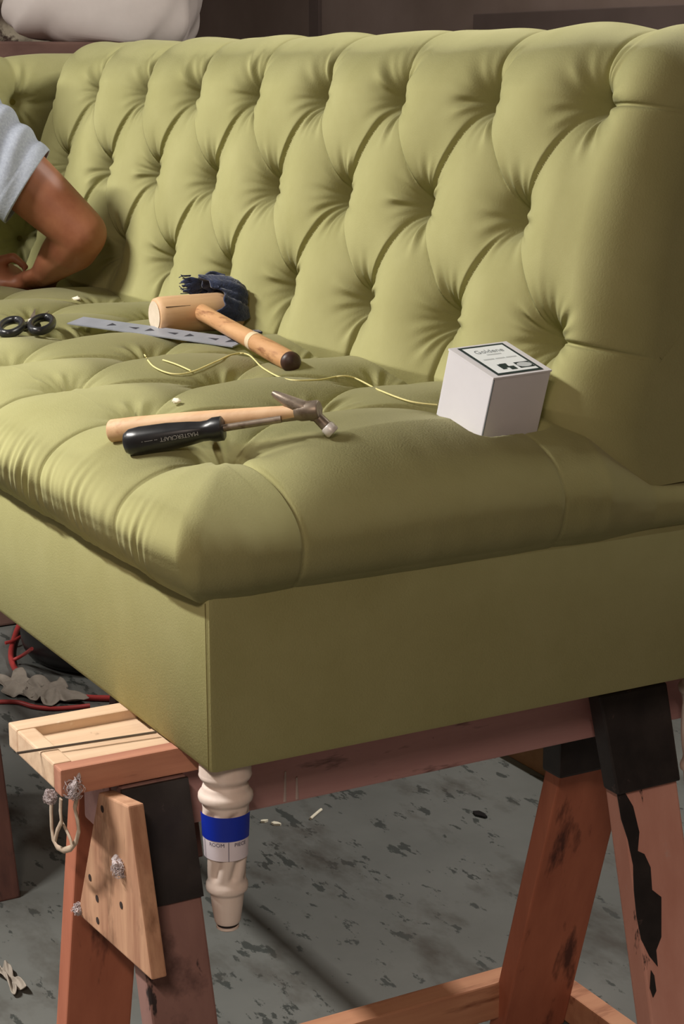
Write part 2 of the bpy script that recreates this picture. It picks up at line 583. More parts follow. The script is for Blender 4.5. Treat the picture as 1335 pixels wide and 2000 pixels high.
# gathers on the front roll
fr = np.clip((dt - 0.075) / 0.06, 0, 1) * np.clip((0.26 - dt) / 0.09, 0, 1) * np.clip(1.2 - ds / 0.06, 0, 1) * (dt > ds * 0.9)
gx = U + 0.020 * np.sin(V * 17 + 3 * U) + 0.010 * noise1(V + 0.3 * U, 8, 5, 3, 9)
wv = noise1(gx, 21, 12, 14, 52)
am = np.clip(0.7 + 0.7 * noise1(U + 0.5 * V, 33, 6, 3, 11), 0.3, 1.2)
h += 0.0034 * fr * np.sign(wv) * (np.abs(wv) ** 0.9) * am
er = np.clip(ds / 0.05, 0, 1) * np.clip((0.24 - ds) / 0.06, 0, 1) * (ds > dt)
h += 0.0008 * er * noise1(V, 44, 8, 8, 30)
h += 0.0025 * noise1(U + 0.4 * V, 51, 6, 2, 6) * np.clip(1 - d / 0.15, 0, 1)
h *= 1 - np.clip((V - 0.50) / 0.08, 0, 1)                           # flat deck under the back
PSEAT = PB + NB * h[..., None]
# the small box sits on the rolled end: the padding gives under its base
Rb = np.array([[0.9536, -0.1099, 0.2804], [0.1090, 0.9939, 0.0188], [-0.2808, 0.0126, 0.9597]])
bc = np.array([-0.1025, 0.4214, 0.3632])
ba, bb, bcz = 0.0843, 0.0876, 0.085
nb_ = Rb[:, 2]
pb_ = bc - nb_ * bcz / 2
rel = PSEAT - pb_
lx0, ly0 = rel @ Rb[:, 0], rel @ Rb[:, 1]
dist = np.hypot(np.clip(np.abs(lx0) - ba / 2, 0, None), np.clip(np.abs(ly0) - bb / 2, 0, None))
zpl = pb_[2] - (nb_[0] * rel[..., 0] + nb_[1] * rel[..., 1]) / nb_[2] + 0.003 + 0.9 * dist
near = (dist < 0.06) & (PSEAT[..., 2] > 0.24)
PSEAT[..., 2] = np.where(near, np.minimum(PSEAT[..., 2], zpl), PSEAT[..., 2])
cush = grid_obj('seat_cushion', PSEAT, M['velvet'], sofa)
seat_tree = PSEAT


def seat_z(x, y, r=0.006):
    """highest point of the cushion near (x, y)"""
    D = (PSEAT[..., 0] - x) ** 2 + (PSEAT[..., 1] - y) ** 2
    k = D < r * r
    return float(PSEAT[..., 2][k].max()) if k.any() else float(PSEAT[..., 2].ravel()[D.argmin()])


from mathutils.bvhtree import BVHTree
_st = BVHTree.FromPolygons([tuple(v) for v in PSEAT.reshape(-1, 3)], grid_faces(*PSEAT.shape[:2]).tolist())


def top_z(x, y):
    """height of the cushion straight below (x, y)"""
    hit = _st.ray_cast(Vector((x, y, 0.6)), Vector((0, 0, -1)))[0]
    return hit.z if hit else 0.2


def rest(px, py, clear):
    """first point along the sight line whose height above the cushion is no more than clear"""
    for z in np.arange(0.42, 0.24, -0.0005):
        w = onz(px, py, z)
        if z - top_z(w[0], w[1]) <= clear:
            return np.array(w)
    return np.array(onz(px, py, 0.3))


def settle(t, press=0.001):
    """slide a loose thing along the sight line, from the near side, until it first rests on the cushion"""
    org = np.array(t.location)
    V_ = []
    for o in [t] + list(t.children_recursive):
        if o.type == 'MESH':
            q = np.empty(len(o.data.vertices) * 3)
            o.data.vertices.foreach_get('co', q)
            q = q.reshape(-1, 3)
            V_.append(q[::max(1, len(q) // 240)])
    V_ = np.concatenate(V_) + org - [0, 0, Z0]
    r_ = org - [0, 0, Z0] - CP
    r_ /= np.linalg.norm(r_)
    for k in np.arange(-0.10, 0.12, 0.0025):
        if min(v[2] - top_z(v[0], v[1]) for v in V_ + r_ * k) <= -press:
            break
    t.location = org + r_ * k


def lay(a, b, rad, press=0.0015, other=None):
    """slide the axis a-b along the sight lines, from the near side, until a rod of radius rad(0..1) rests on the cushion
    (and against other); then let each end sink on its own as far as it can"""
    K = np.linspace(0, 1, 36)
    ra, rb = (a - CP) / np.linalg.norm(a - CP), (b - CP) / np.linalg.norm(b - CP)
    if other is not None:
        oa, ob, orad = other
        Q_ = np.array([oa + (ob - oa) * q for q in K]); QR = np.array([orad(q) for q in K])

    def free(ka, kb):
        A, B = a + ra * ka, b + rb * kb
        for q in K:
            w = A + (B - A) * q
            if w[2] - top_z(w[0], w[1]) - rad(q) < -press:
                return False
            if other is not None and (np.linalg.norm(Q_ - w, axis=1) - QR).min() - rad(q) < -0.0015:
                return False
        return True
    ka = kb = -0.14
    while ka < 0.1 and free(ka + 0.002, kb + 0.002):
        ka += 0.002; kb += 0.002
    for _ in range(60):
        m0 = (ka, kb)
        if free(ka + 0.001, kb):
            ka += 0.001
        if free(ka, kb + 0.001):
            kb += 0.001
        if (ka, kb) == m0:
            break
    return a + ra * ka, b + rb * kb


def at_grid(Pg, us_, vs__, u, v):
    return Pg[int(np.abs(us_ - u).argmin()), int(np.abs(vs__ - v).argmin())]


def add_buttons(btn, Pg, Ng, us_, vs__, parent):
    for ub, vb in btn:
        i, j = int(np.abs(us_ - ub).argmin()), int(np.abs(vs__ - vb).argmin())
        p = Pg[i, j]; n = Ng[i, j]
        prof = [(-0.002, 0.009), (0.001, 0.0095), (0.003, 0.008), (0.0042, 0.005), (0.0046, 0.001)]
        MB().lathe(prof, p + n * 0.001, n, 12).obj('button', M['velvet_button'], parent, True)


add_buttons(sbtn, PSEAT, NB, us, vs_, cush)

# ---- backrest
SB, U0B = 0.2258, -0.1363
sl = 0.198
tdir = np.array([sl, 1.0]) / math.hypot(sl, 1.0)
nrm = np.array([-tdir[1], tdir[0]])
zr3 = 0.407; yr3 = 0.557
LB = (0.689 - 0.407) / tdir[1]                                     # slant length between the outer rows
v_start = -(zr3 - 0.262) / tdir[1]
v_arc = (0.694 - zr3) / tdir[1]
RA = 0.072
re = 0.085
us2 = np.concatenate([XE + re * (1 - np.cos(np.linspace(0, math.pi / 2, 36)))[:-1], np.arange(XE + re, -re, 0.0022), -re + re * np.sin(np.linspace(0, math.pi / 2, 48))])
vs2 = np.arange(v_start, v_arc + RA * math.radians(165), 0.0022)
U2, V2 = np.meshgrid(us2, vs2, indexing='ij')
vst = np.minimum(V2, v_arc)
yb = yr3 + tdir[0] * vst; zb = zr3 + tdir[1] * vst
ph = np.clip(V2 - v_arc, 0, None) / RA
ca = np.array([yr3 + tdir[0] * v_arc - nrm[0] * RA, zr3 + tdir[1] * v_arc - nrm[1] * RA])
a0 = math.atan2(nrm[1], nrm[0])
yb = np.where(ph > 0, ca[0] + RA * np.cos(a0 - ph), yb)
zb = np.where(ph > 0, ca[1] + RA * np.sin(a0 - ph), zb)
PB2 = np.stack([U2, yb, zb], -1)
NB2 = normals(PB2)
if NB2[5, 5, 1] > 0:
    NB2 = -NB2
h2, bbtn = tuft(U2, V2, U0B, SB, 0.0, LB / 2, 0.060, cw=0.78, seed=9, hole=0.014, wr=0.0026, fold=0.0065, core_r=0.5)
h2 *= 1 - 0.42 * np.clip((V2 - LB - 0.01) / 0.10, 0, 1)                  # lower over the top roll
h2 *= 0.35 + 0.65 * np.clip((V2 - v_start) / 0.07, 0, 1) ** 0.7         # tucked in at the seat
for side, ue in ((1, 0.0), (-1, XE)):
    tt = np.clip((re - (ue - U2) * side) / re, 0, 1)
    h2 -= 0.075 * (1 - np.sqrt(np.clip(1 - tt ** 2 * 0.9995, 0, 1)))
h2 += 0.003 * noise1(U2 + 0.3 * V2, 61, 6, 2, 6)
PBK = PB2 + NB2 * h2[..., None]
back = grid_obj('backrest', PBK, M['velvet'], sofa)
add_buttons(bbtn, PBK, NB2, us2, vs2, back)
# end caps and rear of the back
for side, col in ((1, PBK[-1]), (-1, PBK[0])):
    poly = [tuple(q) for q in col[::2]]
    xq = col[-1][0]
    poly += [(xq, 0.86, 0.66), (xq, 0.89, 0.262)]
    n = len(poly)
    ctr = (xq + side * 0.004, 0.66, 0.48)
    MB().add(poly + [ctr], [(i, (i + 1) % n, n) for i in range(n)]).obj('back_end', M['velvet'], sofa, True)
ytop = PBK[:, -1]
MB().add([tuple(q) for q in ytop[::8]] + [(q[0], 0.89, 0.20) for q in ytop[::8]],
         [(i, i + 1, len(ytop[::8]) + i + 1, len(ytop[::8]) + i) for i in range(len(ytop[::8]) - 1)]).obj('back_panel', M['velvet'], sofa, True)

# ---- return back at the far end, facing along the sofa
yr = np.arange(-0.04, 0.70, 0.004); zr = np.arange(0.25, 0.68 + 0.09, 0.004)
UR, VR = np.meshgrid(yr, zr, indexing='ij')
b0 = onx(40, 200, XE)
vst = np.minimum(VR, 0.680)
phr = np.clip(VR - 0.680, 0, None) / 0.05
xr = XE - 0.035 - 0.03 * (vst - 0.4) - np.where(phr > 0, 0.05 * (1 - np.cos(phr)), 0)
zr_ = np.where(phr > 0, 0.680 + 0.05 * np.sin(phr), VR)
PR = np.stack([xr, UR, zr_], -1)
hr, rbtn = tuft(UR, VR, b0[1], 0.26, b0[2] - 0.28, 0.14, 0.038, cw=0.75, seed=15, hole=0.014, wr=0.0022)
NR = normals(PR)
if NR[5, 5, 0] < 0:
    NR = -NR
PRR = PR + NR * hr[..., None]
ret = grid_obj('return_back', PRR, M['velvet'], sofa)
add_buttons(rbtn, PRR, NR, yr, zr, ret)
MB().box(XE - 0.20, XE - 0.10, -0.04, 0.86, 0.20, 0.735).obj('return_panel', M['velvet'], sofa, True, bevel=0.02)

# ---- turned legs
M['label_blue'] = mat('label_blue', rgb(12, 44, 168), rough=0.5)
M['label_white'] = mat('label_white', rgb(226, 218, 226), rough=0.55)
M['label_ink'] = mat('label_ink', rgb(62, 56, 84), rough=0.6)
LEGPX = [(1508, 51), (1512, 52), (1518, 49), (1524, 43), (1527, 42), (1529, 42), (1531, 44), (1536, 46), (1540, 47), (1543, 50), (1548, 53.5), (1554, 54), (1560, 52), (1564, 47), (1567, 46),
         (1580, 46.5), (1620, 44.5), (1660, 42.5), (1700, 39), (1712, 37.5), (1716, 38.5), (1720, 41), (1726, 42), (1732, 41), (1736, 36), (1739, 33.5), (1765, 30.5), (1792, 26), (1796, 24)]
LY = 0.035
LX = float(ony(441, 1600, LY)[0])


def legz(py):
    return float(ony(441, py, LY)[2])


PPM = FPX / float((np.array([LX, LY, -0.1]) - CP) @ cf)             # pixels per metre at the leg
LEGP = [(0.0, 0.0285)] + [(legz(a), b / PPM) for a, b in LEGPX if legz(a) < -0.002]
LEGZ = [a for a, b in LEGP][::-1]
LEGR = [b for a, b in LEGP][::-1]


def legr(z):
    return float(np.interp(z, LEGZ, LEGR))


def dens(pr):
    o = []
    for (a, b), (c, e) in zip(pr[:-1], pr[1:]):
        k = max(1, int(abs(c - a) / 0.0015))
        o += [(a + (c - a) * i / k, b + (e - b) * i / k) for i in range(k)]
    return o + [pr[-1]]


ZA, ZB_, ZE = legz(1570), legz(1712), legz(1796)


def flute(dd, th):
    if ZB_ < dd < ZA:
        e = min(1, (ZA - dd) / 0.008, (dd - ZB_) / 0.006)
        x = (math.cos(6 * (th + (ZA - dd) * 14.0)) + 1) / 2
        return -0.0046 * e * x ** 2
    return 0


def leg_at(x, y):
    l = MB().lathe(dens(LEGP), (x, y, 0), (0, 0, 1), 72, flute).obj('leg', M['leg'], sofa, True)
    MB().lathe([(ZE, 0.0115), (ZE - 0.004, 0.0115)], (x, y, 0), (0, 0, 1), 24).obj('glide_gap', M['leg_tip'], l, True)
    MB().lathe([(ZE - 0.0035, 0.010), (ZE - 0.004, 0.0128), (ZE - 0.0065, 0.0128), (ZE - 0.008, 0.011)], (x, y, 0), (0, 0, 1), 24).obj('glide', M['leg'], l, True)
    return l


leg0 = leg_at(LX, LY)
for x, y in ((-0.062, 0.728), (XE + 0.05, 0.05), (XE + 0.05, 0.735), (-1.05, 0.735)):
    leg_at(x, y)
# the stock label wrapped round the front leg
tocam = math.atan2(CP[1] - LY, CP[0] - LX)


def wrap(z0, z1, a0_, a1_, off, mtl, name, par, nn=24):
    """a curved patch on the leg; a* are angles from the direction towards the aisle, left to right"""
    v, f = [], []
    for i in range(nn + 1):
        th = tocam + a0_ + (a1_ - a0_) * i / nn
        for z, o_ in ((z0, off), (z1, off)):
            rr = max(legr(z), 0.024) + o_
            rr = max(rr, 0.0)
            v.append((LX + rr * math.cos(th), LY + rr * math.sin(th), z))
    for i in range(nn):
        f.append((2 * i, 2 * i + 2, 2 * i + 3, 2 * i + 1))
    return obj(name, v, f, mtl, par, True)


ZL0, ZL1, ZL2 = legz(1664), legz(1626), legz(1580)
stk = wrap(ZL0, ZL2, -1.45, 1.22, 0.0012, M['label_white'], 'stock_label', leg0)
wrap(ZL1, ZL2 + 0.0005, -1.46, 1.23, 0.0016, M['label_blue'], 'blue_band', leg0)
for word, a_c in (('ROOM', -0.42), ('PIECE', 0.62)):
    tv, tf = text_mesh(word, 0.0062)
    v = []
    for x_, y_, _ in tv:
        z = ZL1 - 0.0042 + y_
        rr = max(legr(z), 0.024) + 0.0019
        th = tocam + a_c + x_ / rr
        v.append((LX + rr * math.cos(th), LY + rr * math.sin(th), z))
    obj('lettering', v, tf, M['label_ink'], leg0)
wrap(ZL0, ZL1 - 0.0005, 0.085, 0.11, 0.0017, M['label_ink'], 'label_line', leg0, 2)
wrap(ZL0, ZL1 - 0.0005, -1.10, -1.075, 0.0017, M['label_ink'], 'label_line', leg0, 2)


# ------------------------------------------------------------------ sawhorses
def sawhorse(ox, label, detail=True):
    s = thing('sawhorse', label, 'sawhorse', (ox - 0.18, 0.33, zf), 'sawhorses under the sofa')
    x0, x1 = ox - 0.264, ox - 0.094
    yf, ye = (-0.135, 0.86) if detail else (-0.04, 0.86)
    P1, P2 = M['pine'], M['pine_side']
    if detail:
        MB().box(x0, x0 + 0.030, yf, ye, -0.030, 0.0).obj('tray_rail', [P1], s, bevel=0.0025)
        MB().box(x1 - 0.022, x1, yf, ye, -0.032, -0.001).obj('tray_rail', [P2], s, bevel=0.0025)
        MB().box(x0 + 0.030, x1 - 0.022, yf, yf + 0.022, -0.030, -0.0005).obj('tray_end', [P1], s, bevel=0.0025)
        xm = x0 + 0.088
        MB().box(x0 + 0.031, xm, yf + 0.023, ye, -0.028, -0.0115).obj('tray_plank', [P1], s, bevel=0.0015)
        MB().box(xm + 0.0025, x1 - 0.0225, yf + 0.023, ye, -0.028, -0.004).obj('tray_plank', [P1], s, bevel=0.0015)
    else:
        MB().box(x0, x1, yf, ye, -0.03, 0).obj('top_board', M['darkpost'], s, bevel=0.003)
    xa, xb = ox - 0.21, ox - 0.13
    w = M['beam'] if detail else M['darkpost']
    MB().box(xa, xb, -0.066 if detail else 0.0, 0.80 if detail else 0.80, -0.112, -0.0335).obj('beam', w, s, bevel=0.003)
    # splayed board legs: (y0, y1, side, material)
    L4 = ((-0.066, 0.012, 1, M['legpink_dark']), (-0.066, 0.022, -1, M['legwood']), (0.60, 0.690, 1, M['legpink']), (0.655, 0.775, -1, M['legwood']))
    if not detail:
        L4 = tuple((a + (0.10 if a < 0.3 else -0.14 if c == 1 else -0.095), b + (0.18 if a < 0.3 else -0.14 if c == 1 else -0.095), c, M['darkpost']) for a, b, c, _ in L4)
    for (y0, y1, side, mtl) in L4:
        th = 0.035
        zt = -0.034
        if side == 1:
            xt = xb + 0.001; xbm = xt + 0.186
        else:
            xt = xa - th - 0.001; xbm = xt - (0.15 if y0 < 0 else 0.185)
        b = [(xbm, y0, zf), (xbm + th, y0, zf), (xbm + th, y1, zf), (xbm, y1, zf)]
        t_ = [(xt, y0, zt), (xt + th, y0, zt), (xt + th, y1, zt), (xt, y1, zt)]
        MB().hexa(b, t_).obj('leg', mtl, s, bevel=0.003)
    return s


saw1 = sawhorse(0.0, 'pine topped sawhorse with worn pinkish legs under the near sofa end')
saw2 = sawhorse(-1.32, 'dark brown wooden sawhorse under the middle of the sofa', False)
# plywood gusset on the front end of the first sawhorse
yg = -0.086
g = [ony(192, 1548, yg), ony(250, 1575, yg), ony(296, 1915, yg), ony(152, 1785, yg)]
MB().prism([q for q in g], (0, 0.018, 0)).obj('gusset', M['ply'], saw1, bevel=0.002)
M['nail'] = mat('nail_hole', rgb(44, 28, 22), rough=0.9)
for q in ((200, 1580), (176, 1714), (190, 1755), (237, 1768), (191, 1798)):
    c = ony(q[0], q[1], yg)
    MB().tube([c + [0, -0.0006, 0], c + [0, 0.004, 0]], [0.0042, 0.0042], 10).obj('nail_head', M['nail'], saw1, True)
# black painted blocks at the rear pair
MB().hexa([(-0.080, 0.588, -0.160), (-0.050, 0.588, -0.160), (-0.050, 0.690, -0.160), (-0.080, 0.690, -0.160)],
          [(-0.112, 0.580, -0.036), (-0.084, 0.580, -0.036), (-0.084, 0.688, -0.036), (-0.112, 0.688, -0.036)]).obj('black_bracket', M['blackpaint'], saw1, bevel=0.003)
MB().box(-0.252, -0.21, 0.615, 0.70, -0.200, -0.10).obj('black_bracket', M['blackpaint'], saw1, bevel=0.004)
# black plate on the upper part of the front near leg
lx_ = lambda z: -0.129 + 0.186 * (-0.034 - z) / 0.666 + 0.035
MB().hexa([(lx_(-.165), -0.067, -0.165), (lx_(-.165) + .004, -0.067, -0.165), (lx_(-.165) + .004, 0.013, -0.165), (lx_(-.165), 0.013, -0.165)],
          [(lx_(-.036), -0.067, -0.036), (lx_(-.036) + .004, -0.067, -0.036), (lx_(-.036) + .004, 0.013, -0.036), (lx_(-.036), 0.013, -0.036)]).obj('black_plate', M['blackpaint'], saw1)
# stretchers low down
sA, sB = onx(600, 2013, -0.42), onx(985, 1921, -0.42)
MB().box(-0.44, -0.40, 0.0, 0.78, -0.660, -0.600).obj('stretcher', M['stretch'], saw1, bevel=0.003)
MB().box(-0.52, 0.02, 0.775, 0.81, -0.695, -0.645).obj('stretcher', M['stretch'], saw1, bevel=0.003)


# ------------------------------------------------------------------ white box leaning on the end of the cushion
M['card'] = mat('white_card', rgb(216, 214, 219), rgb(222, 220, 225), rough=0.6, scale=(12, 12, 12))
M['card_top'] = mat('label_paper', rgb(240, 246, 250), rough=0.5)
M['card_ink'] = mat('label_dark_green', rgb(28, 48, 52), rough=0.6)
M['card_gray'] = mat('label_grey', rgb(120, 128, 134), rough=0.6)
M['pale_ink'] = mat('label_pale_grey', rgb(196, 202, 206), rough=0.6)
box = thing('cardboard_box', 'small white cardboard box with green bordered label leaning against the backrest', 'box', tuple(bc + Rb @ np.array([0, 0, -bcz / 2])))


def bl(x, y, z):
    return bc + Rb @ np.array([x, y, z])


MB().obox(bc, Rb[:, 0] * ba / 2, Rb[:, 1] * bb / 2, Rb[:, 2] * bcz / 2).obj('carton', M['card'], box, bevel=0.0012)
MB().obox(bl(0, 0, bcz / 2 - 0.0005), Rb[:, 0] * (ba / 2 + 0.0006), Rb[:, 1] * (bb / 2 + 0.0006), Rb[:, 2] * 0.0012).obj('lid_flap', M['card'], box)
MB().obox(bl(ba / 2 + 0.0003, -bb / 2 + 0.0012, -0.001), Rb[:, 0] * 0.0004, Rb[:, 1] * 0.0006, Rb[:, 2] * (bcz / 2 - 0.001)).obj('fold_line', M['card_gray'], box)
zt = bcz / 2 + 0.0011
LWx, LWy = ba / 2 - 0.0035, bb / 2 - 0.009


def flat(name, x0, x1, y0, y1, dz, mtl):
    return obj(name, [bl(x0, y0, zt + dz), bl(x1, y0, zt + dz), bl(x1, y1, zt + dz), bl(x0, y1, zt + dz)], [(0, 1, 2, 3)], mtl, box)


flat('label_border', -LWx, LWx, -LWy, LWy, 0.0001, M['card_ink'])
lb = flat('label_paper', -LWx + 0.0042, LWx - 0.0042, -LWy + 0.0042, LWy - 0.0042, 0.0003, M['card_top'])


def btext(word, size, x, y, mtl):
    # the label reads with its top edge towards local -x
    tv, tf = text_mesh(word, size)
    obj('lettering', [bl(x - q[1], y + q[0], zt + 0.0005) for q in tv], tf, mtl, box)


btext('Goldene', 0.0125, -0.0215, 0.0, M['card_gray'])
for x_, y0_, y1_ in ((-0.0130, -0.010, 0.012), (-0.0015, -0.024, -0.008), (-0.0015, -0.006, 0.008), (-0.0015, 0.010, 0.026)):   # print too faint to read
    flat('faint_print', x_ - 0.0012, x_ + 0.0012, y0_, y1_, 0.0005, M['pale_ink'])
# the two dark emblems along the lower edge
for (x0, x1, y0, y1) in ((0.014, 0.027, -0.017, -0.010), (0.017, 0.024, -0.010, -0.004), (0.021, 0.030, -0.006, 0.003), (0.013, 0.017, -0.013, -0.003)):
    flat('emblem', x0, x1, y0, y1, 0.0005, M['card_ink'])
fr_ = [(0.014, 0.0165, 0.008, 0.030), (0.0265, 0.029, 0.008, 0.030), (0.014, 0.029, 0.008, 0.0115), (0.014, 0.029, 0.0265, 0.030)]
for a_ in fr_:
    flat('emblem_frame', *a_, 0.0005, M['card_ink'])
el = [bl(0.0215 + 0.0062 * math.sin(k / 20 * 6.2832), 0.019 + 0.0105 * math.cos(k / 20 * 6.2832), zt + 0.0006) for k in range(20)]
obj('emblem_oval', el, [tuple(range(20))[::-1]], M['pale_ink'], box)


# ------------------------------------------------------------------ tools on the seat
M['beech'] = mat('pale_beech', rgb(196, 156, 116), rgb(214, 178, 138), rough=0.6, scale=(60, 6, 60), contrast=(0.3, 0.7), spots=rgb(176, 130, 92), spot_scale=(40, 8, 40), spot_lim=(0.6, 0.75))
M['beech_end'] = mat('beech_end_grain', rgb(206, 190, 166), rgb(216, 200, 178), rough=0.7, scale=(60, 60, 60))
M['handlewood'] = mat('worn_mallet_handle', rgb(182, 134, 90), rgb(206, 162, 116), rough=0.55, scale=(6, 60, 60), contrast=(0.3, 0.7), spots=rgb(136, 90, 56), spot_scale=(10, 60, 60), spot_lim=(0.56, 0.68))
M['darkknob'] = mat('dark_brown_knob', rgb(56, 36, 30), rgb(70, 46, 38), rough=0.45, scale=(40, 40, 40))
M['tape'] = mat('masking_tape', rgb(214, 192, 158), rough=0.7)
M['denim'] = mat('navy_denim', rgb(22, 30, 56), rgb(38, 50, 84), rough=0.95, scale=(60, 60, 60), bump=0.6, bscale=260, sheen=0.3)
M['steel'] = mat('grey_steel', rgb(150, 154, 164), rgb(164, 168, 178), rough=0.45, metal=0.35, scale=(20, 20, 20))
M['slot'] = mat('slot_dark', rgb(44, 44, 52), rough=0.8)
M['blackplastic'] = mat('black_plastic', rgb(26, 26, 28), rgb(36, 36, 38), rough=0.32, scale=(40, 40, 40))
M['darksteel'] = mat('brown_steel', rgb(120, 108, 96), rgb(156, 142, 126), rough=0.42, metal=0.55, scale=(30, 30, 30), spots=rgb(96, 78, 62), spot_scale=40, spot_lim=(0.55, 0.7))
M['tipwhite'] = mat('bright_worn_face', rgb(214, 208, 202), rough=0.4, metal=0.2)
M['twine'] = mat('cream_waxed_twine', rgb(226, 216, 150), rough=0.7)
M['foam'] = mat('white_scrap', rgb(236, 228, 206), rough=0.9)
M['print'] = mat('silver_print', rgb(150, 150, 150), rough=0.5)
M['needle'] = mat('needle_steel', rgb(120, 112, 104), rough=0.35, metal=0.7)

# mallet
mx, my0, my1 = -0.905, 0.338, 0.480
mz = max(seat_z(mx, y) for y in np.linspace(my0, my1, 8)) + 0.026
mal = thing('mallet', 'pale wooden mallet with a worn round handle and dark end cap', 'mallet', (mx, 0.41, mz - 0.03))
hd = MB().lathe([(0, 0.024), (0.002, 0.0268), (0.008, 0.0285), (0.02, 0.029), (my1 - my0 - 0.008, 0.030), (my1 - my0 - 0.002, 0.028), (my1 - my0, 0.025)], (mx, my0, mz), (0.02, 1, 0.0), 40).obj('head', M['beech'], mal, True)
MB().lathe([(0, 0.0225), (0.0008, 0.022), (0.001, 0.001)], (mx, my0 - 0.0012, mz), (0.02, 1, 0.0), 40).obj('striking_face', M['beech_end'], hd, True)
MB().tube([(mx + 0.0292 * 0.85, my0 + 0.008, mz + 0.0155), (mx + 0.0297 * 0.85, my1 - 0.02, mz + 0.016)], 0.0006, 6).obj('crack', M['nail'], hd)
hs = np.array([mx + 0.012, 0.408, mz + 0.004])
he = rest(568, 707, 0.0105)
hv = he - hs; hl = np.linalg.norm(hv); hv /= hl
MB().lathe([(0, 0.0125), (0.02, 0.0135), (0.06, 0.0125), (hl * 0.5, 0.0125), (hl * 0.62, 0.0132), (hl * 0.8, 0.0140), (hl * 0.93, 0.0140), (hl - 0.004, 0.0135)], hs, hv, 28).obj('handle', M['handlewood'], mal, True)
MB().lathe([(hl * 0.62, 0.0138), (hl * 0.66, 0.0140)], hs, hv, 28).obj('tape_ring', M['tape'], mal, True)
MB().lathe([(hl - 0.005, 0.0130), (hl - 0.003, 0.0142), (hl + 0.002, 0.0138), (hl + 0.006, 0.010), (hl + 0.008, 0.001)], hs, hv, 28).obj('end_cap', M['darkknob'], mal, True)
# denim rag wrapped over the far end of the head
nu, nv = 44, 40
Pd = np.zeros((nu, nv, 3))
gd = np.random.default_rng(4)
for i in range(nu):
    for j in range(nv):
        th = -0.55 + (i / (nu - 1)) * 4.3
        k = j / (nv - 1)
        yy_ = 0.430 + k * 0.053 + 0.012 * math.sin(th * 3.1) * (1 - k) + 0.004 * math.sin(th * 11) * (1 - k)
        r = 0.0345 + 0.012 * math.sin(th * 1.0) ** 2 + 0.003 * math.sin(th * 5 + k * 4) - 0.018 * max(0, k - 0.5) ** 2 * 4 * 0.6 + 0.0016 * math.sin(17 * th + 9 * k)
        Pd[i, j] = (mx + r * math.cos(th + 0.1), yy_, mz + 0.004 + r * math.sin(th + 0.1))
dn = thing('denim_rag', 'frayed navy denim rag wrapped over the mallet head', 'rag', (mx, 0.46, mz - 0.03))
o = grid_obj('wrapped_cloth', Pd, M['denim'], dn)
md_ = o.modifiers.new('s', 'SOLIDIFY'); md_.thickness = 0.004
# upper torn flap standing off the head, and the part lying on the seat
nu, nv = 22, 26
Pf = np.zeros((nu, nv, 3))
for i in range(nu):
    for j in range(nv):
        a_, k = i / (nu - 1), j / (nv - 1)
        jag = 0.010 * ((i * 7) % 5) / 5 + 0.006 * math.sin(i * 1.3)
        Pf[i, j] = (mx - 0.032 + 0.006 * math.sin(k * 7 + a_ * 3) - 0.004 * a_, 0.475 - k * (0.066 + jag), mz + 0.012 + 0.044 * a_ - 0.012 * k * k * a_ + 0.003 * math.sin(k * 11 + a_ * 5))
o = grid_obj('torn_flap', Pf, M['denim'], dn)
o.modifiers.new('s', 'SOLIDIFY').thickness = 0.004
Pf = np.zeros((20, 20, 3))
for i in range(20):
    for j in range(20):
        a_, k = i / 19, j / 19
        x_ = mx + 0.005 + 0.075 * a_; y_ = 0.415 + 0.064 * k + 0.006 * math.sin(a_ * 9)
        Pf[i, j] = (x_, y_, seat_z(x_, y_) + 0.004 + 0.004 * math.sin(a_ * 8 + k * 5) ** 2)
o = grid_obj('lower_flap', Pf, M['denim'], dn)
o.modifiers.new('s', 'SOLIDIFY').thickness = 0.003
# frayed threads
for k in range(16):
    a_ = gd.uniform(0, 1)
    c = np.array([mx - 0.033, 0.475 - 0.066 - 0.006 * gd.uniform(0, 1.5), mz + 0.014 + 0.042 * a_])
    MB().tube([c + [0, 0.01, 0], c, c + [gd.normal(0, .002), -0.006, gd.normal(0, .003)]], 0.0007, 4).obj('frayed_thread', M['denim'], dn)

# slotted steel strip
sa = onz(148, 641, 0.334); sb_ = onz(470, 687, 0.334)
sv = sb_ - sa; slen = np.linalg.norm(sv); sv /= slen
sn = np.cross([0, 0, 1.0], sv) + np.array([0, 0, 0.20])
sn /= np.linalg.norm(sn)
sup = np.cross(sv, sn)
zs_ = max(seat_z(*(sa + sv * slen * k)[:2], 0.012) for k in np.linspace(0, 1, 24)) + 0.0015
strip = thing('steel_strip', 'flat grey steel strip with dark slots lying under the mallet', 'strip', (sa + sv * slen / 2) * [1, 1, 0] + [0, 0, zs_ - 0.001])
sa[2] = sb_[2] = zs_
NS = 40
bv = [sa + sv * slen * k / NS + e_ * sn * 0.0175 + f_ * sup * 0.0009 for k in range(NS + 1) for e_, f_ in ((-1, -1), (1, -1), (1, 1), (-1, 1))]
bf = [(4 * k + q, 4 * k + (q + 1) % 4, 4 * k + 4 + (q + 1) % 4, 4 * k + 4 + q) for k in range(NS) for q in range(4)] + [(0, 1, 2, 3), (4 * NS + 3, 4 * NS + 2, 4 * NS + 1, 4 * NS)]
MB().add(bv, bf).obj('band', M['steel'], strip)
for k in range(7):
    p = sa + sv * slen * (0.22 + k * 0.118)
    if k % 2:
        poly = [p + sn * 0.001, p + sv * 0.022 - sn * 0.004, p + sv * 0.022 + sn * 0.004]
    else:
        poly = [p - sn * 0.006, p + sv * 0.016 + sn * 0.001, p + sn * 0.007]
    obj('slot', [q + sup * 0.0012 for q in poly], [(0, 1, 2)], M['slot'], strip)

